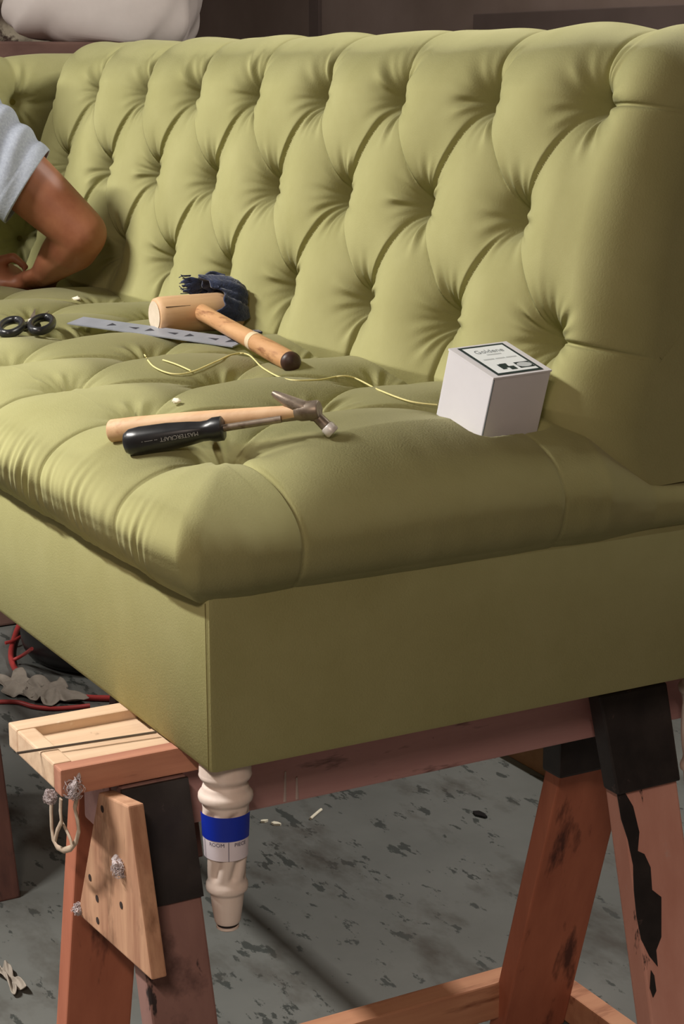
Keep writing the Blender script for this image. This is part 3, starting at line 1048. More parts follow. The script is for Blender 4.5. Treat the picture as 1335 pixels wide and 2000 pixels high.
# scissors
sc_c = onz(62, 652, 0.335)
fd = np.array([cf[0], cf[1], 0]); fd /= np.linalg.norm(fd)
sd = np.array([cr[0], cr[1], 0])
zsc = max(seat_z(*(sc_c + fd * a_ + sd * b_)[:2], 0.01) for a_ in (-.08, -.04, 0, .05, .1) for b_ in (-.04, 0, .04)) + 0.001
sc_c[2] = zsc
sci = thing('scissors', 'pair of scissors with black plastic ring handles on the seat', 'scissors', tuple(sc_c - [0, 0, 0.006]))
for sg in (-1, 1):
    ring = []
    for k in range(29):
        th = 2 * math.pi * k / 28
        q = sc_c + sd * sg * (0.024 + 0.0165 * math.cos(th)) + fd * (-0.045 + 0.036 * math.sin(th)) + np.array([0, 0, 0.008 + 0.002 * sg + 0.006 * math.sin(th)])
        ring.append(q)
    MB().tube(ring, 0.0052, 10, flat=1.3).obj('ring_handle', M['blackplastic'], sci, True)
    MB().tube([sc_c + sd * sg * 0.012 + fd * -0.014 + [0, 0, .003], sc_c + sd * sg * -0.001 + fd * 0.012 + [0, 0, .003]], [0.006, 0.005], 10).obj('shank', M['blackplastic'], sci, True)
    d2 = fd * 0.99 + sd * sg * -0.10 + np.array([0, 0, 0.09])
    e2 = np.cross(d2, [0, 0, 1.0])
    q = sc_c + [0, 0, 0.002 + 0.002 * sg]
    MB().prism([q - e2 * 0.007, q + d2 * 0.11, q + e2 * 0.006], (0, 0, 0.002)).obj('blade', M['darksteel'], sci)
MB().lathe([(0, 0.005), (0.010, 0.005), (0.012, 0.002)], sc_c + [0, 0, 0.001], (0, 0, 1), 14).obj('pivot_screw', M['tipwhite'], sci, True)

# tack hammer
ha = np.array(onz(214, 845, 0.338)); hb = np.array(onz(606, 803, 0.345))
zz_ = max(seat_z(*(ha + (hb - ha) * k)[:2], 0.012) - 0.0 for k in np.linspace(0, 1, 20))
ha = rest(216, 842, 0.0132)
tip_ = rest(652, 845, 0.0065)
hb = CP + ray(604, 802) * float((tip_ - CP) @ cf + 0.004)
ha, hb = lay(ha, hb, lambda q: 0.0140 - 0.0065 * q)
hv = hb - ha; hl = np.linalg.norm(hv); hv /= hl
ham = thing('tack_hammer', 'upholsterer\'s tack hammer with pale wooden handle lying on the seat', 'hammer', tuple((ha + hb) / 2 - [0, 0, 0.014]))
MB().lathe([(0, 0.012), (0.002, 0.0135), (0.03, 0.0140), (0.10, 0.0128), (0.17, 0.0105), (hl - 0.03, 0.0085), (hl + 0.010, 0.0075)], ha, hv, 24).obj('handle', M['beech'], ham, True)
MB().lathe([(-0.0008, 0.008), (0.0, 0.008)], ha, hv, 20).obj('end_stain', M['darkknob'], ham, True)
up_ = np.array([0, 0, 1.0])
hx = cr * 0.80 - cu * 0.56 - cf * 0.22
hx -= hv * (hx @ hv) * 0.35
hx /= np.linalg.norm(hx)
hm = hb.copy()
pm = float((hm - CP) @ cf) / FPX                                     # metres per pixel there


def ho(dx, dy, dep=0.0):
    return hm + cr * dx * pm - cu * dy * pm + cf * dep


MB().tube([ho(-72, -36, .012), ho(-64, -31, .010), ho(-46, -21, .006), ho(-26, -11, .002), ho(-8, -3), ho(6, 3)], [0.0030, 0.0048, 0.0068, 0.0082, 0.0092, 0.0092], 14).obj('claw', M['darksteel'], ham, True)
MB().tube([hm - hv * 0.016, hm - hv * 0.010, hm + hv * 0.010, hm + hv * 0.012], [0.0095, 0.0112, 0.0112, 0.0098], 16).obj('eye', M['darksteel'], ham, True)
MB().tube([ho(0, 0), ho(12, 9), ho(16, 13), ho(34, 31, -.003)], [0.0092, 0.0088, 0.0066, 0.0070], 14).obj('peen', M['darksteel'], ham, True)
MB().tube([ho(33, 30, -.003), ho(35, 32, -.003), ho(45, 42, -.004), ho(47, 44, -.004)], [0.0072, 0.0082, 0.0084, 0.0070], 16).obj('striking_face', M['tipwhite'], ham, True)
# two straps along the handle neck
MB().tube([hb - hv * 0.11 - up_ * 0.006, hb - hv * 0.004 - up_ * 0.002], [0.0055, 0.0075], 10).obj('side_strap', M['darksteel'], ham, True)

# screwdriver with black handle in front of the hammer
da = rest(242, 866, 0.0150); db = rest(437, 836, 0.0135)
da, db = lay(da, db, lambda q: 0.0155 if q < 0.55 else 0.0130, other=(ha, hb, lambda q: 0.0135 - 0.005 * q))
off = np.array([CP[0] - da[0], CP[1] - da[1], 0]); off /= np.linalg.norm(off)
dv_ = db - da; dl = np.linalg.norm(dv_); dv_ /= dl
scr = thing('screwdriver', 'screwdriver with a thick black plastic handle lying against the hammer', 'screwdriver', tuple((da + db) / 2 - [0, 0, 0.016]))
prof = [(0, 0.006), (0.002, 0.0115), (0.008, 0.0152), (0.02, 0.0165), (dl * .45, 0.0158), (dl * .66, 0.0135), (dl * .78, 0.0115), (dl * .85, 0.0118), (dl * .90, 0.0140), (dl * .985, 0.0140), (dl, 0.0115)]
MB().lathe(prof, da, dv_, 30, flute=lambda dd, th: -0.0007 * (1 if 0.02 < dd < dl * 0.8 else 0) * (math.cos(6 * th) > 0.2)).obj('handle', M['blackplastic'], scr, True)
MB().tube([db, hb - hv * 0.035 + off * 0.012 - up_ * 0.004], 0.0042, 12).obj('shaft', M['darksteel'], scr, True)
# printed name on the handle, upside down
toward = CP - (da + db) / 2; toward -= dv_ * (toward @ dv_); toward /= np.linalg.norm(toward)
side = np.cross(dv_, toward)
for word, size, s_ in (('MASTERCRAFT', 0.0066, 0.58), ('-- ----- -', 0.0060, 0.29)):
    tv, tf = text_mesh(word, size)
    v = []
    for x_, y_, _ in tv:
        s2 = dl * s_ - x_
        rr = float(np.interp(s2, [a for a, _ in prof], [b for _, b in prof])) + 0.0005
        an = 0.12 + y_ / rr
        v.append(da + dv_ * s2 + rr * (math.cos(an) * toward - math.sin(an) * side * (-1)))
    obj('lettering', v, tf, M['print'], scr)

settle(sci)
settle(strip)


# twine
def draped(px, r, name, label, cat, mtl, lift=0.001, sub=10):
    pts = []
    n = len(px)
    P_ = [np.array(q, float) for q in px]
    for i in range(n - 1):
        p0, p1, p2, p3 = P_[max(i - 1, 0)], P_[i], P_[i + 1], P_[min(i + 2, n - 1)]
        for k in range(sub):
            t = k / sub
            pts.append(0.5 * ((2 * p1) + (-p0 + p2) * t + (2 * p0 - 5 * p1 + 4 * p2 - p3) * t * t + (-p0 + 3 * p1 - 3 * p2 + p3) * t ** 3))
    pts.append(P_[-1])
    w3 = []
    for q in pts:
        z = 0.33
        for _ in range(4):
            w = onz(q[0], q[1], z)
            z = 0.5 * z + 0.5 * (seat_z(w[0], w[1], 0.005) + r + lift)
        w3.append(onz(q[0], q[1], z))
    w3 = np.array(w3)
    ker = np.ones(5) / 5
    zz2 = np.convolve(np.pad(w3[:, 2], 2, mode='edge'), ker, 'valid')
    for q in range(len(w3)):
        w3[q] = onz(pts[q][0], pts[q][1], max(zz2[q], w3[q][2]))
    o = MB().tube(list(w3), r, 7).obj(name, mtl, None, True)
    return tag(o, label, cat)


draped([(282, 693), (300, 716), (335, 730), (372, 727), (420, 707), (455, 692), (485, 693), (515, 720), (560, 741), (620, 742), (680, 735), (740, 762), (800, 784), (853, 791)],
       0.0011, 'twine', 'long pale yellow twine running across the seat to the white box', 'twine', M['twine'])
draped([(318, 703), (345, 712), (372, 724)], 0.0011, 'twine', 'short pale yellow twine end beside the long twine', 'twine', M['twine'])
# small scraps on the seat
def scrap(px, py, size, label, mtl, seed):
    w = onz(px, py, 0.33)
    for _ in range(4):
        w = onz(px, py, seat_z(w[0], w[1], 0.008) + size * 0.3)
    g_ = np.random.default_rng(seed)
    bm = bmesh.new()
    bmesh.ops.create_icosphere(bm, subdivisions=2, radius=size / 2)
    V_ = [np.array(v.co) * [1.25, 0.9, 0.6] + g_.normal(0, size * 0.09, 3) + w for v in bm.verts]
    F_ = [tuple(v.index for v in f.verts) for f in bm.faces]
    bm.free()
    return tag(obj('scrap', V_, F_, mtl, None, True), label, 'scrap')


scrap(345, 783, 0.011, 'tiny white foam scrap on the seat behind the hammer', M['foam'], 1)
scrap(150, 584, 0.016, 'pale cloth scrap where the seat meets the backrest', M['foam'], 2)
# needle on the sawhorse tray
na, nb = onz(33, 1471, 0.002), onz(305, 1430, 0.002)
tag(MB().tube([na, nb], [0.0016, 0.0016], 8).obj('needle', M['needle'], None, True), 'long steel upholstery needle lying on the pine tray', 'needle')


# ------------------------------------------------------------------ marks on the first sawhorse
M['drip'] = mat('dried_white_paint', rgb(196, 178, 172), rough=0.7)
xbm_ = -0.13 + 0.0006
for a, b, w_ in (((557, 1507), (556, 1566), 0.0016), ((579, 1518), (580, 1561), 0.0017), ((612, 1560), (618, 1590), 0.0)):
    if not w_:
        continue
    pa, pb = onx(*a, xbm_), onx(*b, xbm_)
    MB().tube([pa, (pa + pb) / 2, pb], [w_ * 0.7, w_, w_ * 1.3], 8, up=(1, 0, 0), flat=0.4).obj('paint_drip', M['drip'], saw1, True)
# black paint run on the rear near leg
def on_legface(px, py):
    z = -0.3
    for _ in range(12):
        xf = -0.129 + 0.186 * (-0.034 - z) / 0.666 + 0.035 + 0.0008
        w = onx(px, py, xf); z = w[2]
    return w


run = [(1203, 1540), (1213, 1600), (1226, 1640), (1236, 1690), (1238, 1740), (1243, 1790), (1252, 1835), (1268, 1868), (1284, 1888), (1281, 1856), (1291, 1830), (1291, 1752),
       (1273, 1738), (1270, 1694), (1258, 1668), (1245, 1662), (1248, 1625), (1236, 1575), (1220, 1548)]
o = obj('paint_run', [on_legface(*q) for q in run], [tuple(range(len(run)))], M['blackpaint'], saw1)
o.modifiers.new('s', 'SOLIDIFY').thickness = 0.0012
run = [(1270, 1895), (1276, 1905), (1280, 1935), (1274, 1948), (1268, 1930)]
o = obj('paint_run', [on_legface(*q) for q in run], [tuple(range(len(run)))], M['blackpaint'], saw1)
o.modifiers.new('s', 'SOLIDIFY').thickness = 0.0012

# ------------------------------------------------------------------ cotton and elastic on the tray end
M['cotton'] = mat('white_cotton', rgb(176, 164, 166), rgb(198, 188, 188), rough=1.0, scale=(80, 80, 80), bump=0.8, bscale=300)
M['elastic'] = mat('dusty_elastic', rgb(168, 148, 128), rgb(190, 172, 152), rough=0.9, scale=(60, 60, 60), bump=0.4)


def tuft_of_cotton(c, size, label, seed):
    g_ = np.random.default_rng(seed)
    mb = MB()
    for k in range(7):
        bm = bmesh.new()
        bmesh.ops.create_icosphere(bm, subdivisions=2, radius=1)
        q = np.array(c) + g_.normal(0, size * 0.22, 3) * [1, 0.5, 1]
        r_ = size * g_.uniform(0.14, 0.30)
        mb.add([q + np.array(v.co) * r_ * [1, 0.6, 1] * (1 + g_.normal(0, .22)) for v in bm.verts], [tuple(v.index for v in f.verts) for f in bm.faces])
        bm.free()
    for k in range(110):
        dd = g_.normal(0, 1, 3) * [1, 0.6, 1]; dd /= np.linalg.norm(dd)
        a_ = np.array(c) + dd * size * g_.uniform(0.15, 0.4)
        t_ = np.cross(dd, g_.normal(0, 1, 3)); t_ /= np.linalg.norm(t_)
        mb.tube([a_ - t_ * size * .15, a_ + dd * size * 0.12, a_ + dd * size * 0.16 + t_ * size * .2, a_ + dd * size * 0.05 + t_ * size * .36], 0.00035, 4)
    return tag(mb.obj('cotton_tuft', M['cotton'], None, True), label, 'cotton')


tuft_of_cotton(ony(98, 1556, -0.139), 0.016, 'small white cotton tuft stuck below the corner of the pine tray', 1)
tuft_of_cotton(onx(142, 1540, -0.092), 0.024, 'larger white cotton tuft stuck to the side of the pine tray', 2)
tuft_of_cotton(ony(152, 1775, -0.088), 0.014, 'white cotton tuft caught on the edge of the plywood gusset', 3)
tuft_of_cotton(ony(236, 1697, -0.0875), 0.020, 'white cotton smear in the middle of the plywood gusset', 4)


def ribbon(px, yplane, w_, name, label, cat, mtl):
    P_ = [ony(a, b, yplane + e) for a, b, e in px]
    mb = MB().tube(P_, w_, 8, up=(0, 1, 0), flat=0.45)
    return tag(mb.obj(name, mtl, None, True), label, cat)


loop = [(101, 1556, 0), (100, 1585, 0), (101, 1615, .001), (104, 1640, .002), (112, 1655, .003), (124, 1661, .004), (138, 1657, .005), (149, 1643, .006), (154, 1622, .006), (151, 1600, .005), (146, 1578, .004), (151, 1552, .003)]
ribbon(loop, -0.120, 0.0038, 'elastic_loop', 'outer dusty elastic loop hanging from the pine tray corner', 'elastic', M['elastic'])
ribbon([(119, 1560, 0), (118, 1585, 0), (120, 1605, 0), (112, 1622, .001), (108, 1640, .002)], -0.124, 0.0034, 'elastic_strand', 'short dusty elastic strand hanging inside the loop', 'elastic', M['elastic'])
ribbon([(120, 1604, 0), (130, 1622, .001), (138, 1640, .002), (140, 1650, .002)], -0.1205, 0.0030, 'elastic_strand', 'slanting dusty elastic strand inside the hanging loop', 'elastic', M['elastic'])

# ------------------------------------------------------------------ things on the floor
M['rubber'] = mat('black_rubber', rgb(24, 23, 24), rgb(32, 31, 32), rough=0.38, scale=(20, 20, 20))
M['cord'] = mat('red_cord', rgb(176, 60, 58), rough=0.5)
M['rag'] = mat('pale_plastic_scrap', rgb(138, 128, 117), rgb(156, 146, 134), rough=0.7, scale=(30, 30, 30))
M['lumber'] = mat('yellowish_offcut', rgb(140, 100, 66), rgb(158, 116, 78), rough=0.75, scale=(20, 4, 20))
tc_ = onz(238, 1266, zf)
ty = thing('tyre', 'black rubber tyre lying flat on the floor behind the sawhorse', 'tyre', tuple(tc_))
prof = []
for k in range(25):
    a_ = -math.pi / 2 + math.pi * k / 24
    prof.append((0.055 + 0.055 * math.sin(a_), 0.205 + 0.048 * math.cos(a_) ** 0.7))
for k in range(9):
    prof.append((0.11 + 0.006 * math.sin(k / 8 * math.pi), 0.20 - 0.05 * k / 8))
prof.append((0.02, 0.148))
MB().lathe(prof, tc_, (0, 0, 1), 72).obj('tread', M['rubber'], ty, True)
MB().lathe([(0.015, 0.147), (0.05, 0.147), (0.055, 0.12), (0.05, 0.05), (0.06, 0.01)], tc_, (0, 0, 1), 48).obj('hub', M['blackpaint'], ty, True)


CORDS = []


def floor_tube(px, r, name, label, cat, mtl, zs=None):
    P_ = [np.array(q, float) for q in px]
    pts = []
    n = len(P_)
    for i in range(n - 1):
        p0, p1, p2, p3 = P_[max(i - 1, 0)], P_[i], P_[i + 1], P_[min(i + 2, n - 1)]
        for k in range(6):
            t = k / 6
            pts.append(0.5 * ((2 * p1) + (-p0 + p2) * t + (2 * p0 - 5 * p1 + 4 * p2 - p3) * t * t + (-p0 + 3 * p1 - 3 * p2 + p3) * t ** 3))
    pts.append(P_[-1])
    w3 = [onz(q[0], q[1], zf + r + (q[2] if len(q) > 2 else 0)) for q in pts]
    CORDS.append((np.array([w3[0] + (w3[-1] - w3[0]) * 0] + [a_ + (b_ - a_) * k / 8 for a_, b_ in zip(w3[:-1], w3[1:]) for k in range(8)] + [w3[-1]]), r))
    return tag(MB().tube(w3, r, 8).obj(name, mtl, None, True), label, cat)


floor_tube([(38, 1219, 0), (35, 1226, 0), (30, 1240, 0), (22, 1270, 0), (24, 1295, 0), (38, 1318, 0), (60, 1338, 0), (80, 1350, 0), (100, 1356, 0), (140, 1360, 0), (180, 1363, 0), (216, 1364, 0), (270, 1366, 0)], 0.0075,
           'extension_cord', 'thick red cord curling round the tyre on the floor', 'cord', M['cord'])
floor_tube([(-30, 1372), (30, 1371), (65, 1380), (100, 1384), (140, 1382), (175, 1378)], 0.0055, 'extension_cord', 'thin red cord lying just behind the pine tray', 'cord', M['cord'])
floor_tube([(10, 1256, 0.014), (28, 1251, 0.016), (40, 1244, 0.0165), (56, 1240, 0.003)], 0.0045, 'cord_end', 'short red cord end crossing the thick cord near the post', 'cord', M['cord'])
floor_tube([(28, 1288, 0.012), (44, 1280, 0.03), (62, 1267, 0.10)], 0.0045, 'cord_end', 'short red cord end leaning up against the tyre', 'cord', M['cord'])


def crumple(px, py, w_, d_, label, seed, hgt=0.03):
    g_ = np.random.default_rng(seed)
    c = onz(px, py, zf)
    n = 28
    P_ = np.zeros((n, n, 3))
    ph_ = g_.uniform(0, 6, 6)
    for i in range(n):
        for j in range(n):
            a_, b_ = i / (n - 1) - 0.5, j / (n - 1) - 0.5
            z = abs(math.sin(a_ * 5 + b_ * 2 + ph_[0]) * math.sin(b_ * 4 + ph_[1])) * hgt + abs(math.sin(a_ * 7 + b_ * 6 + ph_[2])) * hgt * 0.5
            edge = 1 + 0.25 * math.sin(math.atan2(b_, a_) * 5 + ph_[3])
            q = c + np.array([a_ * w_ * edge, b_ * d_ * edge, z + 0.002])
            for cw_, r_ in CORDS:                                     # lies over the cords
                dd = float(np.hypot(cw_[:, 0] - q[0], cw_[:, 1] - q[1]).min())
                q[2] = max(q[2], zf + 2 * r_ + 0.003 - max(0.0, dd - r_ - 0.006) * 0.8)
            P_[i, j] = q
    o = grid_obj('plastic_scrap', P_, M['rag'])
    o.modifiers.new('s', 'SOLIDIFY').thickness = 0.0015
    return tag(o, label, 'scrap')


crumple(98, 1362, 0.15, 0.10, 'crumpled pale plastic scrap lying over the thick red cord', 3, 0.022)
crumple(36, 1345, 0.16, 0.08, 'flatter pale plastic scrap beside the dark post', 5, 0.010)
crumple(15, 1915, 0.10, 0.02, 'thin pale strip scrap on the floor below the dark post', 8, 0.012)


def chip(px, py, size, label, mtl, seed, asp=1.6):
    g_ = np.random.default_rng(seed)
    c = onz(px, py, zf)
    th = g_.uniform(0, 3.1)
    a_ = np.array([math.cos(th), math.sin(th), 0]) * size / 2 * asp
    b_ = np.array([-math.sin(th), math.cos(th), 0]) * size / 2
    poly = [c - a_, c - a_ * .2 - b_ * .9, c + a_ * .9 - b_ * .5, c + a_, c + b_ * .8 + a_ * .2, c - a_ * .6 + b_]
    return tag(MB().prism([q + [0, 0, 0.0005] for q in poly], (0, 0, 0.004)).obj('floor_chip', mtl), label, 'debris')


chip(516, 1606, 0.010, 'tiny white chip on the floor beside the label of the leg', M['foam'], 1)
chip(539, 1611, 0.013, 'larger white chip on the floor near the turned leg', M['foam'], 2)
chip(937, 1593, 0.020, 'dark chip on the bare floor left of the brown board leg', M['rubber'], 3, 1.9)
floor_tube([(606, 1599), (616, 1590), (627, 1581)], 0.003, 'plastic_pin', 'small white plastic pin lying on the floor under the beam', 'pin', M['foam'])
lp = onz(1082, 1528, zf)
tag(MB().box(lp[0] - 0.30, lp[0] + 0.02, lp[1], lp[1] + 0.05, zf, zf + 0.09).obj('lumber_offcut', M['lumber'], bevel=0.003), 'yellowish timber offcut lying on the floor beyond the beam', 'lumber')

# ------------------------------------------------------------------ behind the sofa: crate and plastic sack
M['crate'] = mat('dark_red_crate', rgb(84, 58, 50), rgb(108, 80, 70), rough=0.85, scale=(6, 6, 14), bump=0.3)
M['sack'] = mat('white_plastic_sack', rgb(196, 186, 180), rgb(208, 198, 192), rough=0.55, scale=(6, 6, 6))
cr_c = np.array([-2.78, 0.78, 0])
ct = 0.805
crate = thing('storage_crate', 'tall dark red wooden crate standing behind the sofa under the sack', 'crate', (-3.02, 0.87, zf))
for k in range(9):
    z0_ = zf + k * (ct - zf) / 9
    MB().box(-3.25, -2.80, 0.62, 1.13, z0_ + 0.003, z0_ + (ct - zf) / 9 - 0.003).obj('board', M['crate'], crate, bevel=0.006)
# sack: drooping pillow shape
nu, nv = 72, 48
Pk = np.zeros((nu, nv, 3))
ex = np.array([cr[0], cr[1], 0]); ey = np.array([-cr[1], cr[0], 0])
kc = np.array(onx(214, 20, -2.98)); kc[2] = ct + 0.175
for i in range(nu):
    th = 2 * math.pi * i / (nu - 1)
    for j in range(nv):
        la = -math.pi / 2 + math.pi * j / (nv - 1)
        c_, s_ = math.cos(la), math.sin(la)
        e_ = 0.55
        f_ = lambda x: math.copysign(abs(x) ** e_, x)
        a_ = f_(math.cos(th)) * f_(c_) * 0.232
        b_ = f_(math.sin(th)) * f_(c_) * 0.20
        z = f_(s_) * 0.172
        lobe = 0.010 * math.sin(5 * th + 3 * la) + 0.006 * math.sin(11 * th - 5 * la)
        a_ += lobe
        z += 0.006 * math.sin(7 * th + 2) * c_
        if z < 0 and a_ > -0.08:
            z -= 0.045 * min(1, (a_ + 0.08) / 0.12) * (-z / 0.165)
        a_ += 0.10 * (-z / 0.165) * (-1 if a_ < 0 else 0.05) * (0.7 if a_ < 0 else 1)
        Pk[i, j] = kc + ex * a_ + ey * b_ + np.array([0, 0, z])
inc = (Pk[..., 0] > -3.27) & (Pk[..., 0] < -2.785) & (Pk[..., 1] > 0.60) & (Pk[..., 1] < 1.15)
Pk[..., 2] = np.where(inc, np.maximum(Pk[..., 2], ct - 0.004), Pk[..., 2])       # flattened where it lies on the crate
tag(grid_obj('plastic_sack', Pk, M['sack']), 'bulging white plastic sack on the crate behind the sofa', 'sack')


# ------------------------------------------------------------------ person leaning over the far end of the seat
M['skin'] = mat('tanned_skin', rgb(142, 88, 62), rgb(156, 100, 72), rough=0.5, scale=(14, 14, 14), spots=rgb(132, 76, 54), spot_scale=10, spot_lim=(0.5, 0.75))
M['shirt'] = mat('pale_grey_jersey', rgb(142, 148, 160), rgb(156, 162, 174), rough=0.9, scale=(220, 220, 220), detail=2, bump=0.15)
M['trouser'] = mat('dark_work_trousers', rgb(44, 46, 54), rgb(56, 58, 66), rough=0.9, scale=(60, 60, 60))
M['hair'] = mat('black_hair', rgb(24, 20, 18), rgb(34, 28, 25), rough=0.6, scale=(90, 90, 90), bump=0.8)
M['eye'] = mat('eye_white', rgb(220, 214, 206), rough=0.3)
M['shoe'] = mat('worn_black_shoe', rgb(30, 28, 28), rgb(42, 40, 40), rough=0.6, scale=(30, 30, 30))


def solid(shapes):
    """shapes: lists of (point, radius) chains or ('e', centre, axes 3x3) ellipsoids -> overlapping closed pieces"""
    mb = MB()
    for sh in shapes:
        if sh[0] == 'e':
            _, c, A = sh
            bm = bmesh.new(); bmesh.ops.create_icosphere(bm, subdivisions=3, radius=1)
            mb.add([np.array(c) + np.array(v.co) @ np.array(A) for v in bm.verts], [tuple(v.index for v in f.verts) for f in bm.faces])
            bm.free()
        else:
            pts = [np.array(p_, float) for p_, _ in sh]; rs = [r_ for _, r_ in sh]
            # rounded ends
            d0 = pts[1] - pts[0]; d0 /= np.linalg.norm(d0)
            d1 = pts[-1] - pts[-2]; d1 /= np.linalg.norm(d1)
            P_ = [pts[0] - d0 * rs[0] * q for q in (0.95, 0.7, 0.35)] + pts + [pts[-1] + d1 * rs[-1] * q for q in (0.35, 0.7, 0.95)]
            R_ = [rs[0] * q for q in (0.3, 0.7, 0.93)] + rs + [rs[-1] * q for q in (0.93, 0.7, 0.3)]
            mb.tube(P_, R_, 16)
    return mb


def remesh(mb, name, mtl, parent, voxel, smooth=6):
    o = mb.obj(name, mtl, parent, True)
    r_ = o.modifiers.new('r', 'REMESH'); r_.mode = 'VOXEL'; r_.voxel_size = voxel; r_.use_smooth_shade = True
    sm = o.modifiers.new('s', 'SMOOTH'); sm.factor = 0.5; sm.iterations = smooth
    dg = bpy.context.evaluated_depsgraph_get()
    me = bpy.data.meshes.new_from_object(o.evaluated_get(dg))
    o.modifiers.clear()
    old = o.data
    o.data = me
    bpy.data.meshes.remove(old)
    me.name = name
    if not me.materials:
        me.materials.append(mtl)
    me.polygons.foreach_set('use_smooth', [True] * len(me.polygons))
    return o


A_ = np.array
Rsh = onx(-62, 252, -1.500); Rel = onx(160, 455, -1.400); Rwr = onx(98, 533, -1.585)
Lsh = A_([-1.84, -0.03, 0.67]); Lel = A_([-1.885, 0.205, 0.47]); Lwr = onx(-28, 528, -1.70)
pel = A_([-1.42, -0.40, 0.20]); che = A_([-1.60, -0.04, 0.52]); nek = A_([-1.69, 0.085, 0.70])
hdc = A_([-1.80, 0.150, 0.835])
per = thing('person', 'person in pale grey short sleeved shirt leaning over the seat with bare forearm', 'person', (-1.40, -0.42, zf))
Rkn = onx(80, 556, -1.64); Lkn = onx(38, 556, -1.665)
for q in (Rwr, Rkn, Lwr, Lkn):
    q -= cf * 0.035                                                    # hands lie on the padding
fing = []


def hand(wr, kn, spread_dir, down, curl_dir, thumb_dir, lens):
    """palm as a flattened ellipsoid chain plus four bent fingers and a thumb"""
    sh = []
    ax = kn - wr; L_ = np.linalg.norm(ax); ax = ax / L_
    sp = spread_dir - ax * (spread_dir @ ax); sp /= np.linalg.norm(sp)
    nn = np.cross(ax, sp)
    sh.append(('e', (wr + kn) / 2 + ax * 0.004, np.array([ax * (L_ * 0.62), sp * 0.040, nn * 0.017])))
    sh.append([(wr - ax * 0.02, 0.026), (wr, 0.0245), (wr + ax * 0.02, 0.024)])
    for k in range(4):
        o_ = (k - 1.5) * 0.0185
        b0_ = kn + sp * o_ - ax * 0.010
        l1, l2, l3 = lens[k] * 0.46, lens[k] * 0.32, lens[k] * 0.24
        d1 = ax * 0.75 + down * 0.5; d1 /= np.linalg.norm(d1)
        d2 = ax * 0.15 + down * 0.8 + curl_dir * 0.35; d2 /= np.linalg.norm(d2)
        d3 = -ax * 0.35 + down * 0.55 + curl_dir * 0.7; d3 /= np.linalg.norm(d3)
        p1 = b0_ + d1 * l1; p2 = p1 + d2 * l2; p3 = p2 + d3 * l3
        for q, r_ in ((b0_, 0.0095), (p1, 0.0088), (p2, 0.0078), (p3, 0.0065)):
            q[2] = max(q[2], top_z(q[0], q[1]) + r_ - 0.002)
        sh.append([(b0_, 0.0095), (p1, 0.0088), (p2, 0.0078), (p3, 0.0065)])
    tb = wr + ax * 0.028 + thumb_dir * 0.026
    t1 = tb + (thumb_dir * 0.6 + ax * 0.7) * 0.034
    t2 = t1 + (ax * 0.8 + down * 0.35) * 0.028
    for q, r_ in ((tb, 0.0125), (t1, 0.0100), (t2, 0.0078)):
        q[2] = max(q[2], top_z(q[0], q[1]) + r_ - 0.002)
    sh.append([(tb - thumb_dir * 0.012, 0.0130), (tb, 0.0125), (t1, 0.0100), (t2, 0.0078)])
    return sh


dn_ = A_([0, 0, -1.0])
shapes = []
shapes += [[(Rsh, 0.062), (Rsh * .6 + Rel * .4, 0.057), (Rsh * .3 + Rel * .7, 0.052), (Rel, 0.045)],
           [(Rel, 0.0455), (Rel * .72 + Rwr * .28 + dn_ * 0.004, 0.0475), (Rel * .4 + Rwr * .6, 0.040), (Rwr, 0.028)],
           [(Lsh, 0.060), ((Lsh + Lel) / 2, 0.052), (Lel, 0.043)], [(Lel, 0.043), (Lel * .7 + Lwr * .3, 0.043), (Lwr, 0.027)]]
shapes += hand(Rwr, Rkn, A_([0.25, 0.95, 0.1]), dn_, -cr * 0.7, -cr, (0.072, 0.08, 0.076, 0.06))
shapes += hand(Lwr, Lkn, A_([-0.6, 0.5, 0.5]), dn_, cr * 0.5, A_([0.3, 0.2, 0.9]), (0.072, 0.08, 0.076, 0.06))
# trunk, neck, head, legs
fwd = A_([-0.55, 0.84, 0]); rgt = A_([0.84, 0.55, 0])
shapes += [[(pel, 0.150), ((pel + che) / 2, 0.135), (che, 0.150), (che * .45 + nek * .55, 0.115), (nek, 0.062)],
           [(Rsh, 0.062), (che * .4 + nek * .6, 0.085), (Lsh, 0.062)],
           [(nek, 0.058), ((nek + hdc) / 2, 0.056), (hdc, 0.06)],
           ('e', hdc + A_([0, 0, 0.012]), np.array([fwd * 0.098, rgt * 0.076, A_([0, 0, 0.118])])),
           ('e', hdc + fwd * 0.045 + dn_ * 0.062, np.array([fwd * 0.048, rgt * 0.052, A_([0, 0, 0.05])])),
           [(hdc + fwd * 0.088 + A_([0, 0, 0.020]), 0.010), (hdc + fwd * 0.112 + dn_ * 0.022, 0.0145)],
           [(hdc + fwd * 0.088 + dn_ * 0.054 - rgt * 0.018, 0.008), (hdc + fwd * 0.093 + dn_ * 0.054 + rgt * 0.018, 0.008)]]
for sg in (-1, 1):
    shapes.append(('e', hdc + rgt * sg * 0.078 + dn_ * 0.005, np.array([fwd * 0.018, rgt * 0.008, A_([0, 0, 0.032])])))
    hip = pel + rgt * sg * 0.085
    kn = A_([hip[0] - 0.02, hip[1] + 0.03, -0.22]); an = A_([hip[0] + 0.02, hip[1] - 0.03, -0.61])
    shapes += [[(hip, 0.092), ((hip + kn) / 2, 0.078), (kn, 0.058)], [(kn, 0.058), (kn * .65 + an * .35, 0.056), (an, 0.040), (an + dn_ * 0.05, 0.042)],
               [(an + dn_ * 0.055 - fwd * 0.04, 0.034), (an + dn_ * 0.058 + fwd * 0.12, 0.030)]]
body = remesh(solid(shapes), 'body', M['skin'], per, 0.0048, 7)
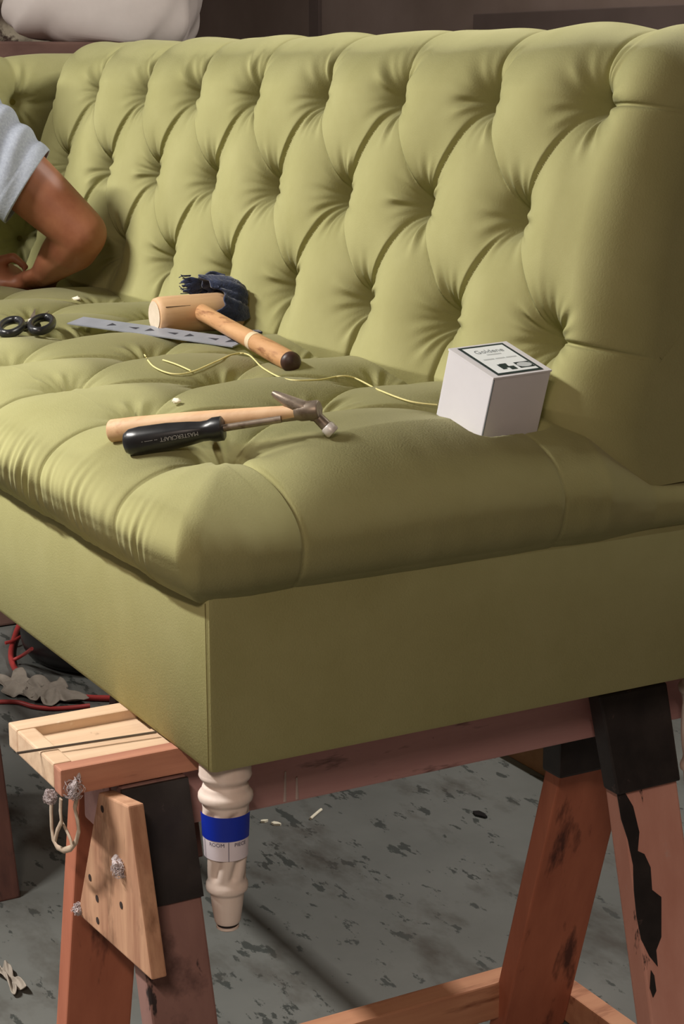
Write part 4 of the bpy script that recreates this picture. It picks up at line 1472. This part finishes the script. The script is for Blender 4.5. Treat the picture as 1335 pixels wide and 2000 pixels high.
# hair cap, eyes
hc = []
for k in range(1):
    hc.append(('e', hdc + A_([0, 0, 0.030]) - fwd * 0.012, np.array([fwd * 0.098, rgt * 0.083, A_([0, 0, 0.108])])))
remesh(solid(hc), 'hair', M['hair'], per, 0.006, 3)
for sg in (-1, 1):
    e = hdc + fwd * 0.086 + rgt * sg * 0.031 + A_([0, 0, 0.014])
    MB().lathe([(0, 0.010), (0.004, 0.009), (0.007, 0.006), (0.0085, 0.001)], e, fwd, 14).obj('eye', M['eye'], per, True)
    MB().lathe([(0.0078, 0.0045), (0.0092, 0.001)], e, fwd, 12).obj('pupil', M['hair'], per, True)
# shirt trunk and the far sleeve
sh = [[(pel + A_([0, 0, 0.03]), 0.168), ((pel + che) / 2, 0.156), (che, 0.168), (che * .45 + nek * .55, 0.130)],
      [(Rsh, 0.075), (che * .4 + nek * .6, 0.10), (Lsh, 0.075)], [(Lsh, 0.075), (Lsh * .5 + Lel * .5, 0.068)]]
shirt = remesh(solid(sh), 'shirt', M['shirt'], per, 0.009, 6)
# trousers and shoes
tr = []
for sg in (-1, 1):
    hip = pel + rgt * sg * 0.085
    kn = A_([hip[0] - 0.02, hip[1] + 0.03, -0.22]); an = A_([hip[0] + 0.02, hip[1] - 0.03, -0.61])
    tr += [[(pel, 0.16), (hip, 0.105)], [(hip, 0.105), ((hip + kn) / 2, 0.092), (kn, 0.072), (an * .5 + kn * .5, 0.068), (an, 0.058)]]
    MB().tube([an + dn_ * 0.048 - fwd * 0.075, an + dn_ * 0.045 - fwd * 0.05, an + dn_ * 0.04, an + dn_ * 0.05 + fwd * 0.10, an + dn_ * 0.058 + fwd * 0.15], [0.025, 0.042, 0.046, 0.042, 0.022], 18).obj('shoe', M['shoe'], per, True)
remesh(solid(tr), 'trousers', M['trouser'], per, 0.010, 5)
# near sleeve: a cloth tube with folds, open at the cuff
ax = Rel - Rsh; la_ = np.linalg.norm(ax); ax = ax / la_
e1 = cu - ax * (cu @ ax); e1 /= np.linalg.norm(e1)
e2 = np.cross(ax, e1)
cuff = onx(58, 360, -1.45)
tcf = float((cuff - Rsh) @ ax)
nu, nv = 70, 64
Ps = np.zeros((nu, nv, 3))
for i in range(nu):
    t_ = -0.03 + (tcf + 0.03) * i / (nu - 1)
    for j in range(nv):
        th = 2 * math.pi * j / (nv - 1)
        k = i / (nu - 1)
        r_ = 0.077 - 0.012 * k
        r_ += 0.010 * max(0, -math.cos(th)) * k                      # hangs a little below the arm
        fo = math.sin(t_ * 130 + 2.6 * math.cos(th - 0.6) + 0.8 * math.sin(th * 2))
        r_ += 0.0048 * fo * (1 - 0.9 * max(0, (k - 0.72) / 0.28)) * (0.5 + 0.5 * math.cos(th - 1.2))
        if k > 0.86:
            r_ += 0.0012
        sh_ = -0.014 * math.cos(th) * k                                # the cuff is cut on a slant
        Ps[i, j] = Rsh + ax * (t_ + sh_) + r_ * (math.cos(th) * e1 + math.sin(th) * e2)
sl_ = grid_obj('sleeve', Ps, M['shirt'], shirt)
sl_.modifiers.new('s', 'SOLIDIFY').thickness = 0.003
kcf = int(nu * 0.86)
MB().tube([q for q in Ps[kcf]], 0.0009, 5, cap=False).obj('cuff_seam', M['trouser'], shirt, True)
